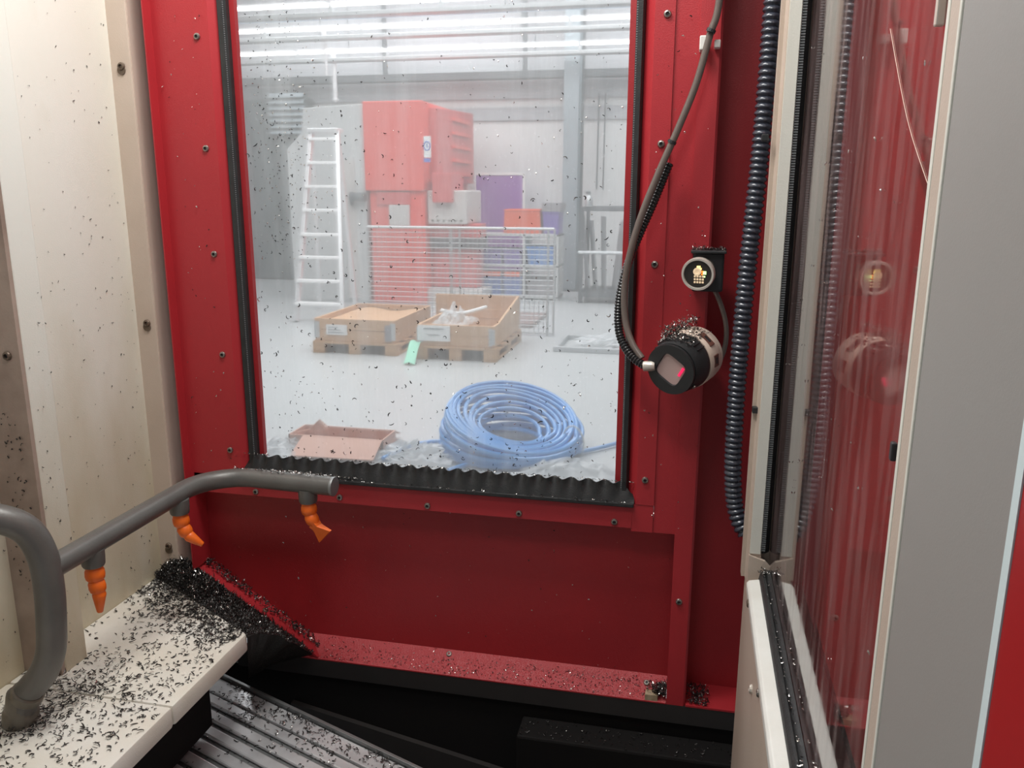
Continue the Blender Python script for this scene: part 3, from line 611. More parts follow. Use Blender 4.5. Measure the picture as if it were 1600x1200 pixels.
def coilp(an, r, h, tf):
    Rt = Matrix.Rotation(R_(13)*tf, 3, 'Y') @ Matrix.Rotation(R_(14)*tf, 3, 'X')
    return cc + Rt @ Vector((r*math.cos(an), r*math.sin(an), 0)) + Vector((0.02*tf, 0, h+0.035*tf))
turns = 21
for i in range(turns*NP+1):
    tt = i/NP; k = int(min(tt, turns-1e-6)); fr_ = tt-k; fr_ = fr_*fr_*(3-2*fr_)
    r, h, tf = (prm[k][q]*(1-fr_)+prm[k+1][q]*fr_ for q in range(3))
    an = 2*PI*tt; r += 0.006*math.sin(3*an+k)+0.008*math.sin(an*2+k*1.7)
    pts.append(coilp(an, r, h, tf))
MB().tube(pts, 0.0135, 8).build('coils', M['blue'], hc, True)
MB().tube(spline([onz(598, 716, 0.02), onz(640, 697, 0.02), onz(690, 690, 0.03), cc+Vector((-0.2, -0.38, 0.05))], 10), 0.0125, 8).build('loose_end', M['blue'], hc, True)
MB().tube(spline([cc+Vector((0.0, -0.43, 0.05)), onz(850, 714, 0.03), onz(905, 706, 0.02), onz(975, 688, 0.02), onz(1040, 655, 0.02)], 10), 0.0125, 8).build('loose_end', M['blue'], hc, True)
MB().tube(spline([onz(700, 735, 0.02), onz(745, 722, 0.02), onz(800, 722, 0.03), onz(850, 728, 0.02)], 10), 0.0125, 8).build('loose_end', M['blue'], hc, True)
for a in (1.9, 6.2):
    lp = [coilp(a, 0.385+0.065*math.cos(2*PI*k/16), 0.115+0.10*math.sin(2*PI*k/16), 0.7) for k in range(17)]
    MB().tube(lp, 0.006, 6, False).build('binding_tape', M['tapew'], hc)
YC = 4.45
ca = empty('open_carton', (-2.0, YC, 0), 'open salmon-coloured carton on the floor at the lower window edge', 'carton')
cx0, cx1 = at(452, 700, YC).x, at(598, 700, YC).x; zc = at(560, 690, YC).z
for (x0, x1, y0, y1) in ((cx0, cx1, YC, YC+0.008), (cx0, cx1, YC+0.22, YC+0.228), (cx0, cx0+0.008, YC, YC+0.22), (cx1-0.008, cx1, YC, YC+0.22)): MB().box(x0, x1, y0, y1, 0, max(zc, 0.08)).build('side_wall', M['carton'], ca)
zc = max(zc, 0.08)
MB().box(cx0, cx1, YC, YC+0.22, 0, 0.008).build('bottom', M['carton'], ca)
f1 = at(500, 655, YC+0.1)
MB().poly([(cx0+0.02, YC+0.05, zc), (cx0+0.20, YC+0.12, zc), (f1.x+0.015, YC+0.16, f1.z-0.05), (f1.x, YC+0.1, f1.z), (f1.x-0.06, YC+0.07, f1.z-0.06)]).build('flap', M['carton'], ca, solid=0.006)
MB().poly([(cx0+0.22, YC+0.22, zc), (cx1, YC+0.22, zc), (cx1-0.01, YC+0.34, zc-0.05), (cx0+0.22, YC+0.34, zc-0.06)]).build('flap', M['carton'], ca, solid=0.006)
MB().poly([(cx0+0.10, YC-0.0, zc), (cx1, YC, zc), (cx1+0.02, YC-0.2, 0.02), (cx0+0.12, YC-0.22, 0.02)]).build('flap', M['carton'], ca, solid=0.006)
a_ = onz(440, 705, 0); crumple((a_.x, a_.y, 0.01), 0.32, 0.4, 0.09, 12, 4).build('clear_bag', M['film'], label='crumpled clear bag left of the salmon carton', cat='bag')
a_ = onz(900, 735, 0); crumple((a_.x, a_.y-0.12, 0.01), 0.6, 0.4, 0.10, 14, 5).build('clear_bag', M['film'], label='crumpled clear bag under the right end of the blue hose', cat='bag')
a_ = onz(650, 715, 0); crumple((a_.x, a_.y+0.02, 0.01), 0.5, 0.3, 0.10, 14, 6).build('clear_bag', M['film'], label='crumpled clear bag left of the blue hose coil', cat='bag')

# ================================================================== MACHINE ENCLOSURE
ZT = 2.15
# left wall
wl = MB().box(-0.93, -0.886, 0.05, 1.195, 0.60, ZT).build('wall_left', M['creamwall'], kind='structure', label='cream painted left wall of the machine enclosure', cat='wall')
MB().prism([(-0.888, 0.875), (-0.825, 0.879), (-0.825, 0.922), (-0.888, 0.922)], 'z', 0.60, ZT, 0.002).build('pilaster', M['creamwall'], wl)
MB().box(-0.889, -0.825, 0.872, 0.8785, 0.873, ZT).build('pilaster_front', mat('grimy_edge', (0.44, 0.34, 0.28), 0.5, 0, 0.9, 14, (0.26, 0.19, 0.15), 0.3, 300), wl)  # brown base holds the shade of this camera-facing side, grime mottled over it
MB().box(-0.889, -0.852, 1.186, 1.196, 0.873, ZT, 0.0015).build('end_flange', M['creamtan'], wl)  # cream darkened to tan, the strip's shade is put into the paint
MB().box(-0.8585, -0.851, 1.188, 1.27, 0.873, ZT).build('flange_return', M['creamtan'], wl)
for u, v in ((190, 104), (230, 505), (264, 853)):
    bolt(at(u, v, 1.186), (0, -1, 0), wl, 0.0062, 'rust'); q = at(u, v+6, 1.1855); MB().lathe([(0.0068, 0), (0.0068, 0.0012)], q, (0, -1, 0), 14).build('rust_washer', M['rust'], wl)
bolt(at(12, 556, 0.872), (0, -1, 0), wl, 0.0062, 'rust')
# narrow recess wall between left wall and door
MB().box(-0.90, -0.80, 1.262, 1.275, 0.60, ZT).build('trim_1', M['gapgrey'], kind='structure', label='dark grey recess strip between cream wall and red door', cat='trim')

# platform
pf = empty('platform_ledge', (-0.76, 0.8, 0.843), 'white ledge along the left wall strewn with chips', 'ledge')
MB().prism([(-0.886, 0.843), (-0.634, 0.843), (-0.634, 1.030), (-0.886, 1.172)], 'z', 0.843, 0.873, 0.004).build('plate', M['white'], pf, True)
MB().prism([(-0.886, 0.25), (-0.634, 0.25), (-0.634, 0.8415), (-0.886, 0.8415)], 'z', 0.843, 0.873, 0.004).build('plate', M['white'], pf, True)
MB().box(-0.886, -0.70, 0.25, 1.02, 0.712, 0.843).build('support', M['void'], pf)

# ------------------------------------------------------------------ red door with window
dr = empty('door_1', (-0.4, 1.22, 0.73), 'red machine door with a large dirty window', 'door', kind='structure')
# left stile: lip toward viewer, face, chamfer down to the seal
MB().prism([(-0.8215, 1.181), (-0.8195, 1.181), (-0.8195, 1.200), (-0.725, 1.200), (-0.715, 1.210), (-0.715, 1.216), (-0.8215, 1.216)], 'z', 1.045, ZT).build('left_stile', M['red'], dr)
MB().prism([(-0.8215, 1.181), (-0.8195, 1.181), (-0.8195, 1.2345), (-0.8215, 1.2345)], 'z', 0.886, 1.045).build('stile_lip', M['red'], dr)
# right stile, overlapping sheets
MB().prism([(-0.079, 1.2145), (-0.066, 1.200), (-0.039, 1.200), (-0.039, 1.216), (-0.079, 1.216)], 'z', 1.065, ZT).build('right_stile', M['red'], dr)
MB().prism([(-0.072, 1.2008), (-0.0395, 1.2008), (-0.0395, 1.216), (-0.072, 1.216)], 'z', 1.021, 1.0645).build('right_stile_foot', M['red'], dr)
MB().prism([(-0.039, 1.2025), (-0.004, 1.2025), (-0.004, 1.216), (-0.039, 1.216)], 'z', 1.021, ZT).build('overlap_sheet', M['red'], dr)
MB().prism([(-0.006, 1.199), (0.0205, 1.199), (0.0235, 1.2025), (0.0235, 1.262), (-0.006, 1.262)], 'z', 0.7315, ZT).build('corner_post', M['red'], dr)
# bottom rail
MB().prism([(1.200, 1.026), (1.216, 1.026), (1.216, 1.071), (1.210, 1.071), (1.200, 1.059)], 'x', -0.815, -0.072).build('bottom_rail', M['red'], dr)
# dark frame around the pane
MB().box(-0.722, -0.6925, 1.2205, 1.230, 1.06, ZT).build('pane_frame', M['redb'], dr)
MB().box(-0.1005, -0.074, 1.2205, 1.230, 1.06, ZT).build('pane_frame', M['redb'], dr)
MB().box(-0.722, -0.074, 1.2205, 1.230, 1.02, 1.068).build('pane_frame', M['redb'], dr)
# seals
def seal_strip(x0, x1, name, ribs, light):
    s = MB(); zc = 1.07; n = 14; xm = (x0+x1)/2
    prof = [(x0, 1.2205), (x0, 1.211), ((x0*3+x1)/4, 1.2045), ((x0+x1*3)/4, 1.2045), (x1, 1.211), (x1, 1.2205)]
    s.prism(prof, 'z', 1.07, ZT); o = s.build(name, M['black'], dr)
    r = MB(); z = 1.075
    while z < ZT-0.01:
        r.box(x1-0.0042 if light > 0 else x0+0.0010, x1-0.0020 if light > 0 else x0+0.0046, 1.2055, 1.2125, z, z+0.0015); z += 0.0031
    r.build('rib_band', M['seal_rib'], o, kind='stuff'); return o
seal_strip(-0.715, -0.7005, 'pane_seal', 1, 1); seal_strip(-0.0915, -0.079, 'pane_seal', 1, -1)
# wavy rubber lip along the bottom
def lip(u, v):
    x = -0.722 + u*(0.722-0.069); ph = 2*PI*u*25; e = min(1, u/0.03, (1-u)/0.03)
    w_ = math.sin(ph); y = 1.197 + 0.0012*w_*v + 0.010*v + 0.0036*w_*v*v*e
    z = 1.0665 + v*0.030*(0.35+0.65*e) + 0.0012*w_*v*v
    return (x, y, z)
MB().grid(lip, 300, 8).build('wavy_rubber_lip', M['black'], dr, True, solid=0.002)
MB().box(-0.722, -0.069, 1.193, 1.2205, 1.0615, 1.0675, 0.001).build('lip_base', M['black'], dr)
# pane
pn = MB().box(-0.72, -0.076, 1.2305, 1.2385, 1.04, ZT)
pn.bm.faces.ensure_lookup_table()
for f in pn.bm.faces: f.material_index = 0 if f.normal.y < -0.5 else 1
pno = pn.build('window_pane', [M['pane'], M['clear']], dr)
# lower tray
DX = [(-0.83, 0.882), (-0.613, 0.7365)]
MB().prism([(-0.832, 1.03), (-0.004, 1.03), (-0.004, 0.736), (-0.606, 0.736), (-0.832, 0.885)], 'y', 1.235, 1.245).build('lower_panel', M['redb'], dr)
MB().prism([(-0.8305, 0.8825), (-0.607, 0.7345), (-0.6035, 0.7365), (-0.829, 0.8865)], 'y', 1.1985, 1.2345).build('diagonal_flange', M['red'], dr)
MB().prism([(1.1985, 0.7315), (1.1985, 0.7335), (1.221, 0.7480), (1.2345, 0.760), (1.2345, 0.7315)], 'x', -0.745, -0.0065).build('ledge', M['redledge'], dr)
MB().prism([(1.1985, 0.7315), (1.1985, 0.7345), (1.262, 0.7360), (1.262, 0.7315)], 'x', 0.024, 0.135).build('ledge', M['red'], dr)
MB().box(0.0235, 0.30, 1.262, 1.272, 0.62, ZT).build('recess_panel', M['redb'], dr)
MB().prism([(-0.040, 1.199), (-0.020, 1.1995), (-0.016, 1.224), (-0.038, 1.226)], 'z', 0.7340, 0.7440).build('worn_patch', mat('worn_patch', (0.55, 0.44, 0.30), 0.5, 0.2, 0.8, 60, (0.25, 0.18, 0.10)), dr)
for u, v in ((308, 57), (322, 232), (335, 397), (348, 554), (360, 703)): bolt(at(u, v, 1.2), (0, -1, 0), dr)
for u, v in ((1043, 22), (1033, 225), (1023, 413), (1008, 750)): bolt(at(u, v, 1.2), (0, -1, 0), dr)
for u, v in ((400, 768), (531, 777), (668, 790), (811, 802), (960, 815)): bolt(at(u, v, 1.2), (0, -1, 0), dr)
bolt(at(1061, 940, 1.199), (0, -1, 0), dr)
for u, v in ((702, 1035), (1010, 1077)): q = onz(u, v, 0.738); bolt((q.x, q.y, 0.7335+(q.y-1.1985)*0.645+0.0002), (0, -0.54, 0.84), dr)
q = at(415, 965, 1.214); bolt((q.x, q.y, 0.882+(q.x+0.83)*(0.7365-0.882)/(0.217)+0.0042), (0.56, 0, 0.83), dr, 0.0052, 'rust')

# skirt and dark base
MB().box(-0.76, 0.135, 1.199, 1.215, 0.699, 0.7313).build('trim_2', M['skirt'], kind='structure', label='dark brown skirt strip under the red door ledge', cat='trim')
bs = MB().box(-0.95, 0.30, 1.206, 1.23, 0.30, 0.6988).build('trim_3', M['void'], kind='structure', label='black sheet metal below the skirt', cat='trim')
MB().box(-0.24, 0.115, 1.150, 1.206, 0.30, 0.672, 0.004).build('step_cover', M['void'], bs)
MB().prism([(-0.66, 0.640), (-0.05, 0.520), (-0.05, 0.30), (-0.66, 0.30)], 'y', 1.196, 1.206).build('slanted_sheet', M['skirt'], bs)
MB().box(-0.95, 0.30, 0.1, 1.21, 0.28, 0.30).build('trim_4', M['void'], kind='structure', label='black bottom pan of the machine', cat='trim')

# ribbed steel way cover
U = Vector((0.9355, -0.3535, 0)); Nn = Vector((-0.3535, -0.9355, 0)); A = Vector((-0.746, 1.159, 0)); ZS = 0.695
wc = empty('way_cover', (-0.5, 0.9, 0.655), 'ribbed bright steel way cover beside the white ledge', 'way cover')
def strip(n0, n1, z0, z1, u0, u1, bev, m, name):
    mt = Matrix(((U.x, Nn.x, 0, A.x), (U.y, Nn.y, 0, A.y), (0, 0, 1, 0), (0, 0, 0, 1)))
    return MB().box(u0, u1, n0, n1, z0, z1, bev, mt).build(name, m, wc)
strip(0.0, 0.45, 0.655, ZS-0.006, -0.05, 0.62, 0, M['steeld'], 'bed')
strip(0.0, 0.006, ZS-0.006, ZS+0.006, -0.05, 0.62, 0.001, M['steeld'], 'rear_lip')
strip(0.008, 0.040, ZS-0.006, ZS, -0.05, 0.62, 0.0015, M['steel'], 'rear_strip')
n = 0.045
for k in range(12):
    strip(n, n+0.0195, ZS-0.006, ZS+0.001, -0.05, 0.62, 0.003, M['steel'], 'rib'); n += 0.0285

# heap of chips in the corner
def heapf(t, s):
    a = Vector((-0.886, 1.165, 0.874)).lerp(Vector((-0.632, 1.026, 0.872)), t); b = Vector((-0.845, 1.196, 0.895)).lerp(Vector((-0.612, 1.1965, 0.742)), t)
    p = a.lerp(b, s); nz = 0.5*math.sin(31*t+7*s)+0.5*math.sin(17*t-23*s+1.3)
    p.z += 0.014*math.sin(PI*min(1, max(0, s)))*(1.0+0.35*nz) - (0.004 if s < 0.02 else 0)
    return p
hb = MB()
hb.grid(lambda t, s: tuple(heapf(t, s)), 40, 16)
hb.grid(lambda t, s: tuple(Vector((heapf(1.0, t).x, heapf(1.0, t).y, heapf(1.0, t).z))*(1-s) + s*Vector((-0.72, max(1.165, heapf(1.0, t).y), 0.70))), 16, 1)
hp_ = hb.build('chip_heap', M['heap'], label='dark heap of swarf between the white ledge and the red door', cat='metal chips', kind='stuff')
pp = []
for _ in range(5200):
    t, s = rng.random(), rng.random()*1.02-0.01; p = heapf(t, s); pp.append((p.x+rng.normal(0, 0.003), min(p.y, 1.195), p.z+0.001))
chips('swarf_heap_top', pp, 0.0068, [M['chip_d'], M['chip_s']], 'loose dark swarf covering the corner heap', tilt=0.8, silver=0.07)
# chips on the white ledge
pp = []
def okp(x, y): return -0.882 < x < -0.640 and 0.45 < y < 1.03 + (-0.634-x)*0.563-0.002
while len(pp) < 1250:
    x, y = rng.uniform(-0.882, -0.640), rng.uniform(0.55, 1.17)
    if not okp(x, y): continue
    dn = 0.55 if x > -0.80-0.25*max(0, y-0.95) else 0.16
    if y < 0.95 and x > -0.83: dn = 0.75
    if rng.random() < dn: pp.append((x, y, 0.8732))
dist = []
while len(dist) < 1000:    # spill from the heap
    t = rng.random(); a = Vector((-0.886, 1.165, 0)).lerp(Vector((-0.632, 1.026, 0)), t); k = abs(rng.normal(0, 0.035)); x, y = a.x-0.45*k, a.y-0.9*k
    if okp(x, y): dist.append((x, y, 0.8732))
foot = []
while len(foot) < 480:
    x, y = rng.normal(-0.795, 0.032), rng.normal(0.79, 0.045)
    if rng.random() < 0.3: x, y = rng.normal(-0.765, 0.05), rng.normal(0.86, 0.03)
    if okp(x, y): foot.append((x, y, 0.8735+abs(rng.normal(0, 0.003))))
chips('ledge_swarf', pp, 0.0070, [M['chip_d']], 'dark curled swarf strewn over the white ledge', tilt=0.15)
chips('spilled_swarf', dist, 0.0078, [M['chip_d'], M['chip_s']], 'denser swarf spilling from the heap onto the ledge', tilt=0.3, silver=0.03)
chips('pipe_foot_swarf', foot, 0.0085, [M['chip_d'], M['chip_s']], 'tangle of dark swarf around the pipe foot', tilt=0.5, silver=0.02)
# chips on the way cover
pp = []
while len(pp) < 850:
    u_, n_ = rng.uniform(0, 0.6), abs(rng.normal(0, 0.05)) if rng.random() < 0.72 else rng.uniform(0, 0.3)
    if n_ < 0.008: n_ = 0.008+rng.random()*0.03
    p = A + U*u_ + Nn*n_; cl = 0.5+0.5*math.sin(u_*38+1)*math.cos(n_*60)
    if rng.random() < 0.25+0.75*cl: pp.append((p.x, p.y, ZS+0.001))
chips('way_cover_swarf', pp, 0.0072, [M['chip_d'], M['chip_s']], 'dark swarf lying on the ribbed steel cover', tilt=0.3, silver=0.12)
# chips on door ledge
def ledz(y): return 0.7335+(y-1.1985)*0.645 if y < 1.221 else 0.748+(y-1.221)*0.9
pp = [(rng.uniform(-0.60, -0.01), rng.uniform(1.2, 1.222)) for _ in range(800)]
pp += [(rng.uniform(-0.60, -0.01), rng.uniform(1.22, 1.233)) for _ in range(120)]
pp += [(rng.uniform(-0.24, -0.02), rng.normal(1.224, 0.002)) for _ in range(160)]
pp = [(x, y, ledz(y)+0.0004) for x, y in pp]
chips('door_ledge_swarf', pp, 0.0030, [M['chip_d'], M['chip_s']], 'fine swarf sprinkled along the red door ledge', tilt=0.4, silver=0.35)
pp = [(min(-0.008, -0.008-abs(rng.normal(0, 0.011))), rng.uniform(1.2, 1.230), 0.742+rng.random()*0.010) for _ in range(420)]
pp += [(rng.uniform(0.026, 0.06), rng.uniform(1.2, 1.255), 0.7362+rng.random()*0.003) for _ in range(200)]
chips('corner_swarf', pp, 0.006, [M['chip_d'], M['chip_s']], 'small pile of swarf at the right end of the door ledge', tilt=0.7, silver=0.2)
pp = []
for _ in range(480):
    t = rng.random(); x = -0.83+0.217*t; zz = 0.885+(0.7395-0.885)*t; pp.append((x+0.004, rng.uniform(1.213, 1.233), zz+0.003+rng.random()*0.004))
chips('diagonal_flange_swarf', pp, 0.0058, [M['chip_d'], M['chip_s']], 'swarf caught on the slanted red flange', tilt=0.5, silver=0.1, normal=(0.5, 0, 0.86))
pp = [(rng.uniform(-0.72, -0.20), rng.uniform(1.16, 1.198), 0.0) for _ in range(10)]
pp = [(rng.uniform(-0.238, 0.11), rng.uniform(1.153, 1.198), 0.673) for _ in range(160)]
chips('step_cover_swarf', pp, 0.0045, [M['chip_d'], M['chip_s']], 'faint swarf on the black step below the door', tilt=0.4, silver=0.08)
# chips stuck to pane, door face and left wall
pp = [(rng.uniform(-0.69, -0.102), 1.2300, 1.10+rng.random()**1.2*0.75) for _ in range(620)]
pp += [(rng.normal(-0.63, 0.04), 1.2300, rng.uniform(1.42, 1.79)) for _ in range(420)]
pp = [p for p in pp if -0.69 < p[0] < -0.102]
pb_ = [(rng.uniform(-0.69, -0.102), 1.2300, 1.10+rng.random()**1.3*0.55) for _ in range(260)]
chips('pane_curls', pb_, 0.0058, [M['chip_d'], M['chip_s']], 'larger dark curled swarf stuck to the door window', normal=(0, -1, 0), tilt=0.3, silver=0.12, width=0.2)
chips('pane_swarf', pp, 0.0028, [M['chip_d'], M['chip_s']], 'tiny swarf specks stuck to the door window', normal=(0, -1, 0), tilt=0.2, silver=0.4, width=0.22)
pp = [(-0.8855, rng.uniform(0.93, 1.18), 0.9+rng.random()*0.9) for _ in range(230)] + [(-0.8245, rng.uniform(0.88, 0.92), 0.9+rng.random()*0.5) for _ in range(40)] + [(-0.8855, rng.uniform(0.75, 0.87), 0.9+rng.random()*0.3) for _ in range(40)]
chips('wall_swarf', pp, 0.0027, [M['chip_d']], 'dark swarf specks stuck to the cream left wall', normal=(1, 0, 0), tilt=0.2, width=0.22)
pp = [(rng.uniform(-0.88, -0.86)+0.03*rng.random(), 0.8715, rng.uniform(1.0, 1.25)) for _ in range(60)]
chips('pilaster_swarf', [(min(p[0], -0.828), p[1], p[2]) for p in pp], 0.0042, [M['chip_d']], 'dark swarf stuck on the brownish pilaster edge', normal=(0, -1, 0), tilt=0.3, width=0.25)
pp = [(rng.uniform(-0.81, -0.73), 1.1985, rng.uniform(1.06, 1.8)) for _ in range(60)] + [(rng.uniform(-0.06, 0.02), 1.1975, rng.uniform(1.03, 1.78)) for _ in range(50)] + [(rng.uniform(-0.8, -0.01), 1.233, rng.uniform(0.76, 1.02)) for _ in range(90)]
chips('door_swarf', pp, 0.0028, [M['chip_d'], M['chip_s']], 'tiny swarf specks on the red door sheets', normal=(0, -1, 0), tilt=0.2, silver=0.6, width=0.25)
pp = [(-0.72+0.65*rng.random(), 1.203, 1.0985) for _ in range(260)] + [(rng.normal(-0.58, 0.035), 1.196, 1.072) for _ in range(150)] + [(rng.uniform(-0.7, -0.08), 1.194, 1.068) for _ in range(120)]
chips('lip_swarf', pp, 0.0042, [M['chip_d'], M['chip_s']], 'swarf lying along the wavy black rubber lip', tilt=0.6, silver=0.55)

# ------------------------------------------------------------------ coolant pipe with orange nozzles
cp = empty('coolant_pipe', (-0.80, 0.776, 0.873), 'grey coolant pipe with three orange nozzles rising from the ledge', 'pipe')
rz = spline([(-0.797, 0.772, 0.890), (-0.787, 0.773, 0.915), (-0.762, 0.776, 0.945), (-0.750, 0.780, 0.975), (-0.745, 0.781, 1.01), (-0.742, 0.782, 1.06), (-0.745, 0.781, 1.105), (-0.757, 0.772, 1.140), (-0.785, 0.75, 1.160), (-0.83, 0.72, 1.166), (-0.884, 0.69, 1.166)], 8)
MB().tube(rz, 0.0172, 20).build('riser', M['pipe'], cp, True)
br = [(-0.741, 0.785, 1.083), (-0.741, 0.90, 1.083), (-0.741, 1.03, 1.083)]
rb = 0.075
for k in range(13): a = PI/2*k/12; br.append((-0.741+rb*(1-math.cos(a)), 1.06+rb*math.sin(a), 1.083))
br += [(-0.60, 1.133, 1.082), (-0.5285, 1.131, 1.0815)]
MB().tube(br, 0.0148, 20).build('branch', M['pipe'], cp, True)
MB().lathe([(0.0150, 0.0), (0.0153, 0.001), (0.0153, 0.004), (0.0150, 0.0045), (0.0135, 0.0046)], (-0.530, 1.131, 1.0815), (1, -0.03, 0), 20).build('end_cap', M['steeld'], cp, True)
# foot fitting
ax = Vector((0.35, 0.05, 0.94))
MB().lathe([(0.020, 0), (0.021, 0.004), (0.021, 0.016), (0.0195, 0.018), (0.0195, 0.022), (0.0185, 0.028), (0.0185, 0.038), (0.018, 0.044)], (-0.803, 0.772, 0.8725), (0.22, 0.02, 0.97), 20).build('foot_fitting', M['pipeclamp'], cp, True)
MB().lathe([(0.0178, 0), (0.0195, 0.002), (0.0195, 0.012), (0.0178, 0.014)], (-0.790, 0.7725, 0.908), (0.5, 0.03, 0.86), 20).build('clamp_ring', M['pipeclamp'], cp, True)
def nozzle(top, dirs, tip, fan=False):
    boss = MB().lathe([(0.0150, 0.010), (0.0148, 0.0), (0.0142, -0.010), (0.0130, -0.0125)], top, (0, 0, 1), 18).build('boss', M['pipe'], cp, True)
    nz = empty('nozzle', top); attach(nz, cp)
    p = Vector(top) + Vector((0, 0, -0.011)); r = 0.0118
    MB().lathe([(0.0098, 0), (0.0108, 0.002), (0.0108, 0.006)], p, (0, 0, -1), 16).build('thread', M['orange'], nz, True); p += Vector((0, 0, -0.006))
    for d in dirs:
        d = Vector(d).normalized()
        MB().lathe([(r*0.80, -0.002), (r*1.02, 0.002), (r*1.06, 0.008), (r*0.98, 0.013), (r*0.72, 0.0165), (r*0.62, 0.019)], p, d, 18).build('segment', M['orange'], nz, True)
        p += d*0.0165; r *= 0.86
    d = Vector(tip).normalized()
    if fan:
        s = Vector((0.6, -0.25, 0.76)); s = (s - d*s.dot(d)).normalized(); t_ = d.cross(s); bb = MB(); b = bmesh.new(); R1 = []
        for h, ww, tt in ((-0.002, 0.007, 0.007), (0.006, 0.006, 0.006), (0.010, 0.008, 0.005), (0.026, 0.0180, 0.0022)):
            R1.append([b.verts.new(p + d*h + s*ww*a_ + t_*tt*b_) for a_, b_ in ((-1, -1), (1, -1), (1, 1), (-1, 1))])
        for i in range(3):
            for k in range(4): b.faces.new((R1[i][k], R1[i][(k+1) % 4], R1[i+1][(k+1) % 4], R1[i+1][k]))
        b.faces.new(R1[0]); b.faces.new(R1[-1]); bmesh.ops.recalc_face_normals(b, faces=b.faces[:]); bb._add(b); bb.build('fan_tip', M['orange'], nz)
    else:
        MB().lathe([(r*0.8, -0.003), (r*1.0, 0.002), (r*0.95, 0.005), (r*0.45, 0.025), (r*0.35, 0.026)], p, d, 16).build('tip', M['orange'], nz, True)
n1 = (-0.741, 0.858, 1.066); n2 = (-0.738, 1.042, 1.066); n3 = (-0.572, 1.132, 1.064)
nozzle(n1, [(0.1, -0.1, -1), (0.22, -0.05, -1)], (0.05, -0.15, -1))
nozzle(n2, [(0.15, 0, -1), (0.6, 0, -1)], (0.85, 0.1, -0.55))
nozzle(n3, [(0.1, -0.05, -1), (0.55, -0.1, -0.9)], (0.62, -0.1, -0.62), True)
# side lip of the first nozzle
pp = [(rng.normal(-0.605, 0.03), rng.normal(1.133, 0.004), 1.0975) for _ in range(110)] + [(rng.uniform(-0.70, -0.54), 1.133, 1.0975) for _ in range(60)]
chips('pipe_swarf', pp, 0.0042, [M['chip_d'], M['chip_s']], 'bright swarf lying on top of the pipe end', tilt=0.6, silver=0.65)

# ------------------------------------------------------------------ right sliding door with laminated pane
XP = 0.120
d2 = empty('door_2', (XP, 0.7, 0.6), 'cream framed sliding door with a glossy window on the right', 'door', kind='structure')
MB().box(0.092, 0.165, 0.20, 1.100, 0.45, 1.018, 0.0015).build('lower_panel', M['creamtan'], d2)
MB().prism([(0.086, 1.085), (0.0905, 1.0855), (0.0925, 1.066), (0.108, 1.066), (0.108, 1.100), (0.086, 1.100)], 'z', 1.0185, ZT).build('far_stile', M['creamtan'], d2)
MB().box(0.0935, 0.1068, 1.0635, 1.0665, 1.062, ZT).build('stile_face', M['cream'], d2)
MB().box(0.108, 0.165, 1.080, 1.100, 1.0185, ZT).build('stile_back', M['creamtan'], d2)
# seal in the far stile
o = MB().prism([(0.107, 1.080), (0.107, 1.070), (0.1095, 1.0665), (0.113, 1.0675), (0.1185, 1.074), (0.1195, 1.080)], 'z', 1.062, ZT).build('pane_seal', M['black'], d2)
r = MB(); z = 1.066
while z < ZT-0.01: r.box(0.1072, 0.1128, 1.0650, 1.0685, z, z+0.0018); z += 0.0030
r.build('rib_band', M['seal_rib'], o, kind='stuff')
MB().prism([(0.0925, 1.0185), (0.120, 1.0185), (0.120, 1.046), (0.1135, 1.0535), (0.0925, 1.0605)], 'y', 1.0605, 1.0665).build('corner_bracket', M['creamtan'], d2)
# sill
MB().prism([(0.0905, 1.0186), (0.120, 1.0186), (0.120, 1.030), (0.106, 1.0345), (0.0935, 1.0320), (0.0905, 1.0285)], 'y', 0.47, 1.046, 0.001).build('sill', M['sillwhite'], d2)
MB().prism([(0.1055, 1.031), (0.107, 1.0395), (0.110, 1.043), (0.1125, 1.0435), (0.1145, 1.0415), (0.1165, 1.045), (0.1195, 1.0465), (0.1195, 1.031)], 'y', 0.47, 1.052).build('sill_seal', M['black'], d2, True)
# pane: front face mirrors, rear faces stay clear
pn = MB().box(XP, XP+0.006, 0.40, 1.098, 1.02, ZT); pn.bm.faces.ensure_lookup_table()
for f in pn.bm.faces: f.material_index = 0 if f.normal.x < -0.5 else 1
pn.build('window_pane', [M['gpane'], M['clear']], d2)
MB().box(0.150, 0.156, 0.2, 0.885, 1.075, ZT).build('outer_sheet', mat('outer_red_sheet', (0.92, 0.10, 0.09), 0.5), d2)
MB().box(0.190, 0.196, 0.2, 1.10, 0.9, ZT).build('outer_backing', M['void'], d2)
# near stile with tan edge and the grey inner panel
y0 = onx(1373, 1000, 0.114).y; y1 = onx(1395, 1000, 0.107).y
MB().prism([(0.1195, y0+0.004), (0.1140, y0), (0.1125, y0-0.006), (0.1085, y1), (0.1195, y1)], 'z', 1.0195, ZT, 0.0008).build('near_stile', M['creamtan'], d2)
MB().box(0.1045, 0.1090, y1-0.0002, y1+0.0035, 1.0195, ZT, 0.0008).build('stile_edge', M['cream'], d2)
MB().box(0.1125, 0.1155, y0-0.004, y0+0.0012, 1.0195, ZT, 0.0006).build('stile_edge', M['cream'], d2)
yg = onx(1530, 1200, 0.105).y
MB().box(0.105, 0.1195, yg, y1-0.0006, 1.0195, ZT, 0.0015).build('grey_panel', M['greypan'], d2)
MB().box(0.1044, 0.1058, yg-0.0012, yg+0.0045, 1.0195, ZT).build('panel_edge', M['paleedge'], d2)
MB().box(0.1049, 0.1195, 0.06, yg-0.0015, 1.0195, ZT).build('red_cover', mat('red_outer_cover', (0.42, 0.012, 0.014), 0.4), d2)
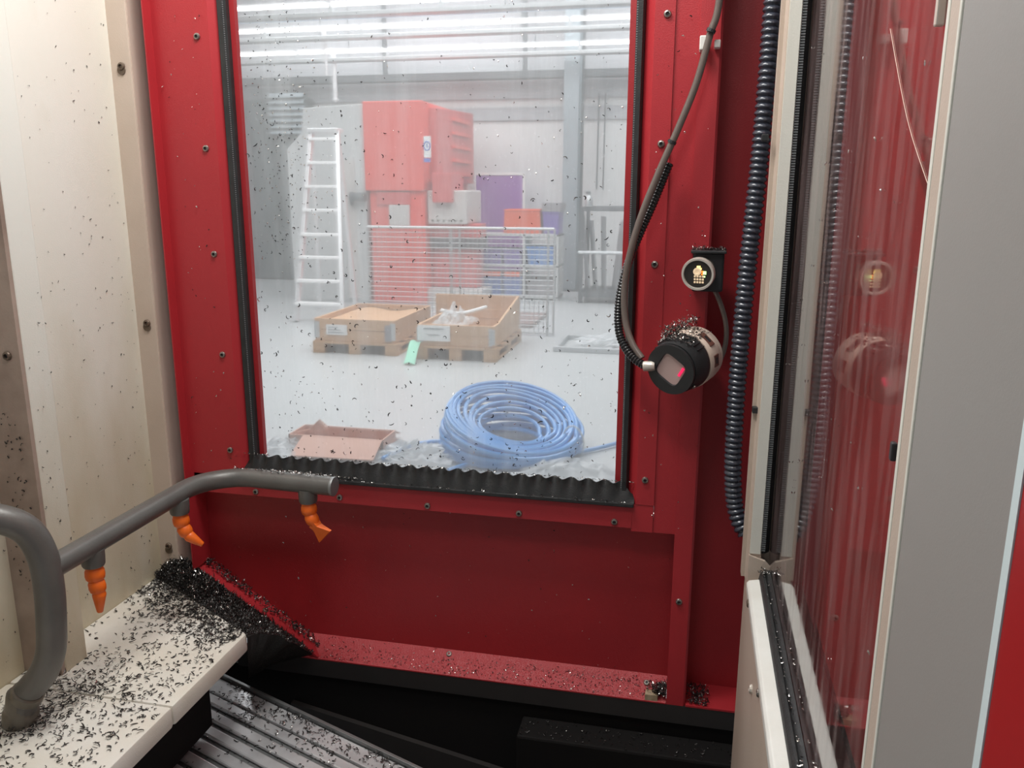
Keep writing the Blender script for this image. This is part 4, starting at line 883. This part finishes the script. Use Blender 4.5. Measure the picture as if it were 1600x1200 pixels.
for u, v, X_ in ((1175, 1077, 0.092), (1171, 943, 0.092)): bolt(onx(u, v, X_), (-1, 0, 0), d2, 0.0055, 'ringsteel' if v > 1000 else 'rust')
q = onx(1186, 1083, 0.092); bolt((q.x, q.y, q.z), (-1, 0, 0), d2, 0.0045)
# black spacers on the stile and pane clips
for u, v in ((1196, 215), (1181, 641)): q = at(u, v, 1.078); MB().box(q.x-0.0045, q.x+0.0035, 1.0760, 1.0850, q.z-0.004, q.z+0.004, 0.001).build('spacer', M['blackp'], d2)
q = onx(1400, 706, 0.1195); MB().box(0.1165, 0.1199, q.y-0.002, q.y+0.0035, q.z-0.0055, q.z+0.0055, 0.001).build('pane_clip', M['blackp'], d2)
q = onx(1477, 18, 0.1195); MB().box(0.115, 0.1199, q.y-0.002, q.y+0.003, q.z-0.007, q.z+0.008, 0.001).build('pane_clip', M['ringsteel'], d2)
# painted line for the cable's highlight mirrored in the pane
sp = [onx(1391, 45, XP-0.0004), onx(1408, 140, XP-0.0004), onx(1424, 210, XP-0.0004), onx(1452, 294, XP-0.0004)]
MB().tube(spline(sp, 6), 0.00022, 5).build('scratch', M['scratch'], d2)
pp = []
for _ in range(60): y, z = 0.45+0.6*rng.random()**0.7, rng.uniform(1.06, 1.7); pp.append((XP-0.0006, y, z))
chips('side_pane_swarf', pp, 0.0028, [M['chip_s']], 'bright swarf specks stuck to the glossy right pane', normal=(-1, 0, 0), tilt=0.2, width=0.3)
pp = [(rng.normal(0.1145, 0.001), rng.uniform(0.5, 1.05), 1.0435) for _ in range(90)] + [(rng.normal(0.112, 0.004), rng.normal(1.045, 0.006), 1.0445) for _ in range(50)]
chips('sill_swarf', pp, 0.004, [M['chip_s'], M['chip_d']], 'bright swarf along the black sill seal', tilt=0.6, silver=0.45)

# ------------------------------------------------------------------ corrugated hose hanging by the stile
hp2 = [(0.086, 1.125, 2.10), (0.0865, 1.125, 1.95)] + [tuple(at(u, v, 1.125)) for u, v in ((1209, 0), (1200, 110), (1188, 240), (1177, 340), (1166, 440), (1157, 540), (1150, 630), (1145.5, 720), (1147, 780))] + [tuple(at(1155, 815, 1.12)), tuple(at(1166, 834, 1.115))]
ps = resample(spline(hp2, 14), 0.0016); rr = []
for i, p in enumerate(ps): ph = (i % 5); rr.append((0.0094, 0.0112, 0.0122, 0.0122, 0.0108)[ph])
ho = empty('corrugated_hose', tuple(ps[-1]), 'thick black corrugated hose hanging beside the cream door stile', 'hose')
MB().tube(ps, rr, 14).build('sleeve', M['hose'], ho, True)
q = at(1168, 832, 1.112); MB().box(q.x-0.010, q.x+0.006, q.y-0.006, q.y+0.004, q.z-0.005, q.z+0.004, 0.001).build('strap', M['blackp'], ho)

# ------------------------------------------------------------------ cable and conduit to the round sensor
cbp = [(0.022, 1.178, 2.1), (0.021, 1.178, 1.9)] + [tuple(at(u, v, Y)) for u, v, Y in ((1124, 0, 1.178), (1109, 55, 1.178), (1088, 130, 1.176), (1060, 200, 1.174), (1030, 268, 1.170), (1003, 335, 1.166), (985, 395, 1.164), (976, 450, 1.165), (977, 500, 1.16), (987, 535, 1.15), (1003, 560, 1.140))]
ca2 = empty('sensor_cable', cbp[-1], 'smooth brown-grey cable curving down to the round sensor', 'cable')
MB().tube(spline(cbp, 10), 0.0048, 12).build('sheath', M['cable'], ca2, True)
for u, v in ((1111, 48), (1050, 222)):
    q = at(u, v, 1.1725); qa = at(u+8, v-18, 1.1725) if v < 100 else at(u+8, v-16, 1.1725); d_ = (qa-q).normalized()
    MB().lathe([(0.0052, -0.002), (0.0062, -0.002), (0.0062, 0.002), (0.0052, 0.002)], q, d_, 14).build('cable_tie', M['blackp'], ca2)
q = at(1098, 68, 1.19); cl = MB().box(q.x-0.004, q.x+0.005, 1.176, 1.199, q.z-0.010, q.z+0.008, 0.0015).build('clip', M['clip'], ca2)
q = at(1121, 68, 1.19); MB().box(q.x-0.004, q.x+0.004, 1.182, 1.199, q.z-0.006, q.z+0.004, 0.0015).build('clip', M['clip'], ca2)
cdp = [tuple(at(u, v, Y)) for u, v, Y in ((1046, 255, 1.184), (1022, 315, 1.180), (1000, 365, 1.178), (982, 410, 1.176), (970, 455, 1.174), (966, 495, 1.168), (969, 525, 1.158), (980, 548, 1.147), (993, 562, 1.140), (1006, 571, 1.134))]
ps = resample(spline(cdp, 14), 0.0011); rr = [(0.0050, 0.0058, 0.0062, 0.0058)[i % 4] for i in range(len(ps))]
MB().tube(ps, rr, 12).build('black_conduit', M['conduit'], None, True, 'thin black corrugated conduit behind the smooth cable', 'conduit')

# ------------------------------------------------------------------ small round sensor with LED array
q = at(1091, 428, 1.150); ax = Vector((-0.22, -1.0, -0.10)).normalized()
s1 = empty('led_sensor', (q.x, 1.199, q.z), 'small round sensor with glowing LED grid on the red post', 'sensor')
bx_ = at(1106, 424, 1.18)
MB().box(bx_.x-0.021, bx_.x+0.021, 1.168, 1.1985, bx_.z-0.027, bx_.z+0.027, 0.003).build('mount', M['blackp'], s1)
MB().box(bx_.x-0.024, bx_.x+0.023, 1.160, 1.1985, bx_.z+0.0255, bx_.z+0.0295, 0.001).build('mount_cap', M['blackp'], s1)
o_ = Vector(q)
MB().lathe([(0.019, -0.030), (0.019, -0.014), (0.0205, -0.010), (0.0222, -0.004)], o_, ax, 32).build('barrel', M['pipeclamp'], s1, True)
MB().lathe([(0.0222, -0.004), (0.0225, 0.002), (0.0216, 0.0048), (0.0190, 0.0048), (0.0182, 0.001)], o_, ax, 36).build('ring', M['ringsteel'], s1, True)
MB().lathe([(0.0188, 0.0005), (0.0188, 0.0022)], o_, ax, 32).build('lens', M['lens'], s1)
e1 = ax.cross(Vector((0, 0, 1))).normalized(); e2 = e1.cross(ax)
if e1.x < 0: e1 = -e1
e2 = Vector((0, 0, 1)); e2 = (e2 - ax*e2.dot(ax)).normalized()
def led_spot(a, b, sz, m, name='led', h=0.0026):
    a, b, sz = a*0.86, b*0.86, sz*0.86; c_ = o_ + e1*a + e2*b + ax*h; mt = Matrix(((e1.x, e2.x, ax.x, c_.x), (e1.y, e2.y, ax.y, c_.y), (e1.z, e2.z, ax.z, c_.z), (0, 0, 0, 1)))
    MB().box(-sz, sz, -sz, sz, -0.0006, 0.0006, 0.0003, mt).build(name, M[m], s1)
for i in range(4):
    for j in range(3): led_spot(-0.0045+i*0.0042, -0.0035-j*0.0046, 0.0015, 'led')
MB().lathe([(0.0054, 0), (0.0054, 0.0010), (0.0030, 0.0011), (0.0028, 0.0004), (0.0, 0.0004)], o_+e1*(-0.001)+e2*0.0035+ax*0.0022, ax, 18).build('aperture_ring', M['led'], s1)
led_spot(0.001, 0.0105, 0.0028, 'ledy'); led_spot(0.004, 0.0085, 0.0016, 'ledy'); led_spot(0.0105, 0.0025, 0.0026, 'ledg'); led_spot(0.0070, 0.004, 0.0017, 'ledo'); led_spot(0.0105, -0.0035, 0.0012, 'ledg'); led_spot(0.0065, 0.0000, 0.0013, 'ledo')
c2p = [tuple(at(1116, 452, 1.185)), tuple(at(1126, 475, 1.185)), tuple(at(1134, 505, 1.186)), tuple(at(1134, 535, 1.186)), tuple(at(1126, 560, 1.186)), tuple(at(1112, 575, 1.186))]
MB().tube(spline(c2p, 8), 0.0036, 10).build('lead', M['cable'], s1, True)
pp = [(bx_.x+rng.uniform(-0.022, 0.022), rng.uniform(1.162, 1.197), bx_.z+0.030) for _ in range(150)]
chips('sensor_cap_swarf', pp, 0.0045, [M['chip_s'], M['chip_d']], 'swarf on top of the small LED sensor', tilt=0.6, silver=0.6)

# ------------------------------------------------------------------ large round sensor with square window
fc = at(1047, 578, 1.118); bc = at(1090, 551, 1.188); ax = (fc-bc).normalized(); Ls = (fc-bc).length
s2 = empty('round_sensor', tuple(bc), 'large round black sensor with peach ring and square window', 'sensor')
MB().lathe([(0.022, -0.02), (0.026, -0.004), (0.030, 0.0)], bc, ax, 24).build('stem', M['blackp'], s2)
h0 = Ls*0.12; h1 = Ls*0.48
MB().lathe([(0.0385, h0-0.004), (0.0405, h0), (0.0412, h1-0.003), (0.0400, h1)], bc, ax, 48).build('peach_ring', M['peach'], s2, True)
MB().lathe([(0.030, 0.0), (0.0392, 0.001), (0.0392, h0-0.003)], bc, ax, 40).build('rear_flange', M['peach'], s2, True)
MB().lathe([(0.0385, h1), (0.0398, h1+0.003), (0.0395, h1+0.010), (0.0365, Ls*0.86), (0.0354, Ls-0.0065)], bc, ax, 48).build('black_body', M['blackp'], s2, True)
e1 = Vector((0, 0, 1)).cross(ax).normalized(); e1 = -e1 if e1.x < 0 else e1; e2 = (Vector((0, 0, 1)) - ax*ax.z).normalized()
for k in range(12):     # ribs on the upper side of the body
    a = R_(40+k*11); dr_ = e1*math.cos(a)+e2*math.sin(a); tg = -e1*math.sin(a)+e2*math.cos(a); c_ = bc+ax*(h1+0.011)+dr_*0.0385
    mt = Matrix(((tg.x, ax.x, dr_.x, c_.x), (tg.y, ax.y, dr_.y, c_.y), (tg.z, ax.z, dr_.z, c_.z), (0, 0, 0, 1)))
    MB().box(-0.0008, 0.0008, -0.009, 0.009, -0.001, 0.0022, 0.0003, mt).build('rib', M['blackp'], s2)
# front plate with a rounded square opening (turned about 30 degrees)
b = bmesh.new(); NN = 48; R1 = 0.0352; rot = R_(-33)
def sq(a):
    c_, s_ = math.cos(a), math.sin(a); k = 0.0188/((abs(c_)**5+abs(s_)**5)**0.2); return k
O = []; I = []; O2 = []; I2 = []
for k in range(NN):
    a = 2*PI*k/NN; dd = e1*math.cos(a)+e2*math.sin(a); fo = fc
    O.append(b.verts.new(fo+dd*R1)); O2.append(b.verts.new(fo-ax*0.004+dd*R1)); rI = sq(a-rot)
    I.append(b.verts.new(fo+dd*rI)); I2.append(b.verts.new(fo-ax*0.004+dd*rI*0.96))
for k in range(NN):
    j = (k+1) % NN
    b.faces.new((O[k], O[j], I[j], I[k])); b.faces.new((I[k], I[j], I2[j], I2[k])); b.faces.new((O2[k], O2[j], O[j], O[k]))
bmesh.ops.recalc_face_normals(b, faces=b.faces[:]); x_ = MB(); x_._add(b); x_.build('front_plate', M['blackp'], s2, True)
b = bmesh.new(); vv = []
for k in range(NN): a = 2*PI*k/NN; dd = e1*math.cos(a)+e2*math.sin(a); vv.append(b.verts.new(fc-ax*0.003+dd*sq(a-rot)*1.02))
b.faces.new(vv); x_ = MB(); x_._add(b); x_.build('window_glass', M['glassp'], s2, solid=0.001)
gx = e1*math.cos(rot)+e2*math.sin(rot); gy = -e1*math.sin(rot)+e2*math.cos(rot); c_ = fc-ax*0.0012+gx*0.0145+gy*0.0085
mt = Matrix(((gx.x, gy.x, ax.x, c_.x), (gx.y, gy.y, ax.y, c_.y), (gx.z, gy.z, ax.z, c_.z), (0, 0, 0, 1)))
MB().box(-0.0022, 0.0015, -0.0085, 0.006, -0.0004, 0.0004, 0.0002, mt).build('red_glow', M['ledr'], s2)
# dark slots of the peach ring
for a, wd_ in ((R_(48), 0.011), (R_(2), 0.0085)):
    dr_ = e1*math.cos(a)+e2*math.sin(a); tg = -e1*math.sin(a)+e2*math.cos(a); c_ = bc+ax*((h0+h1)/2)+dr_*0.0404
    mt = Matrix(((tg.x, ax.x, dr_.x, c_.x), (tg.y, ax.y, dr_.y, c_.y), (tg.z, ax.z, dr_.z, c_.z), (0, 0, 0, 1)))
    MB().box(-wd_, wd_, -0.006, 0.006, -0.002, 0.0012, 0.0006, mt).build('slot', mat('brown_slot', (0.14, 0.06, 0.045), 0.4), s2)
    MB().box(-wd_*0.5, wd_*0.5, -0.0025, 0.0025, 0.0008, 0.0018, 0.0004, mt).build('slot_mark', M['blackp'], s2)
q = at(1012, 572, 1.132); MB().lathe([(0.0066, -0.006), (0.0072, -0.004), (0.0072, 0.006), (0.006, 0.010)], q, (1, -0.1, 0.1), 14).build('cable_gland', M['ringsteel'], s2, True)
for a in (R_(200), R_(255), R_(320)):
    dr_ = e1*math.cos(a)+e2*math.sin(a); bolt(tuple(fc-ax*0.012+dr_*0.0375), tuple(dr_), s2, 0.0032)
pp = []
for _ in range(330):
    a = R_(rng.uniform(55, 135)); h = rng.uniform(0.008, Ls*0.85); dd = e1*math.cos(a)+e2*math.sin(a); p = bc+ax*h+dd*(0.0405 if h < h1 else 0.0395); pp.append(tuple(p))
l0, l1 = at(1036, 523, 1.15), at(1088, 498, 1.19)
for _ in range(300): p = l0.lerp(l1, rng.random()); pp.append((p.x+rng.normal(0, 0.003), p.y+rng.normal(0, 0.004), p.z+rng.normal(0, 0.0035)))
chips('round_sensor_swarf', pp, 0.0052, [M['chip_s'], M['chip_d']], 'glittering swarf ridge on top of the large round sensor', tilt=0.7, silver=0.4)
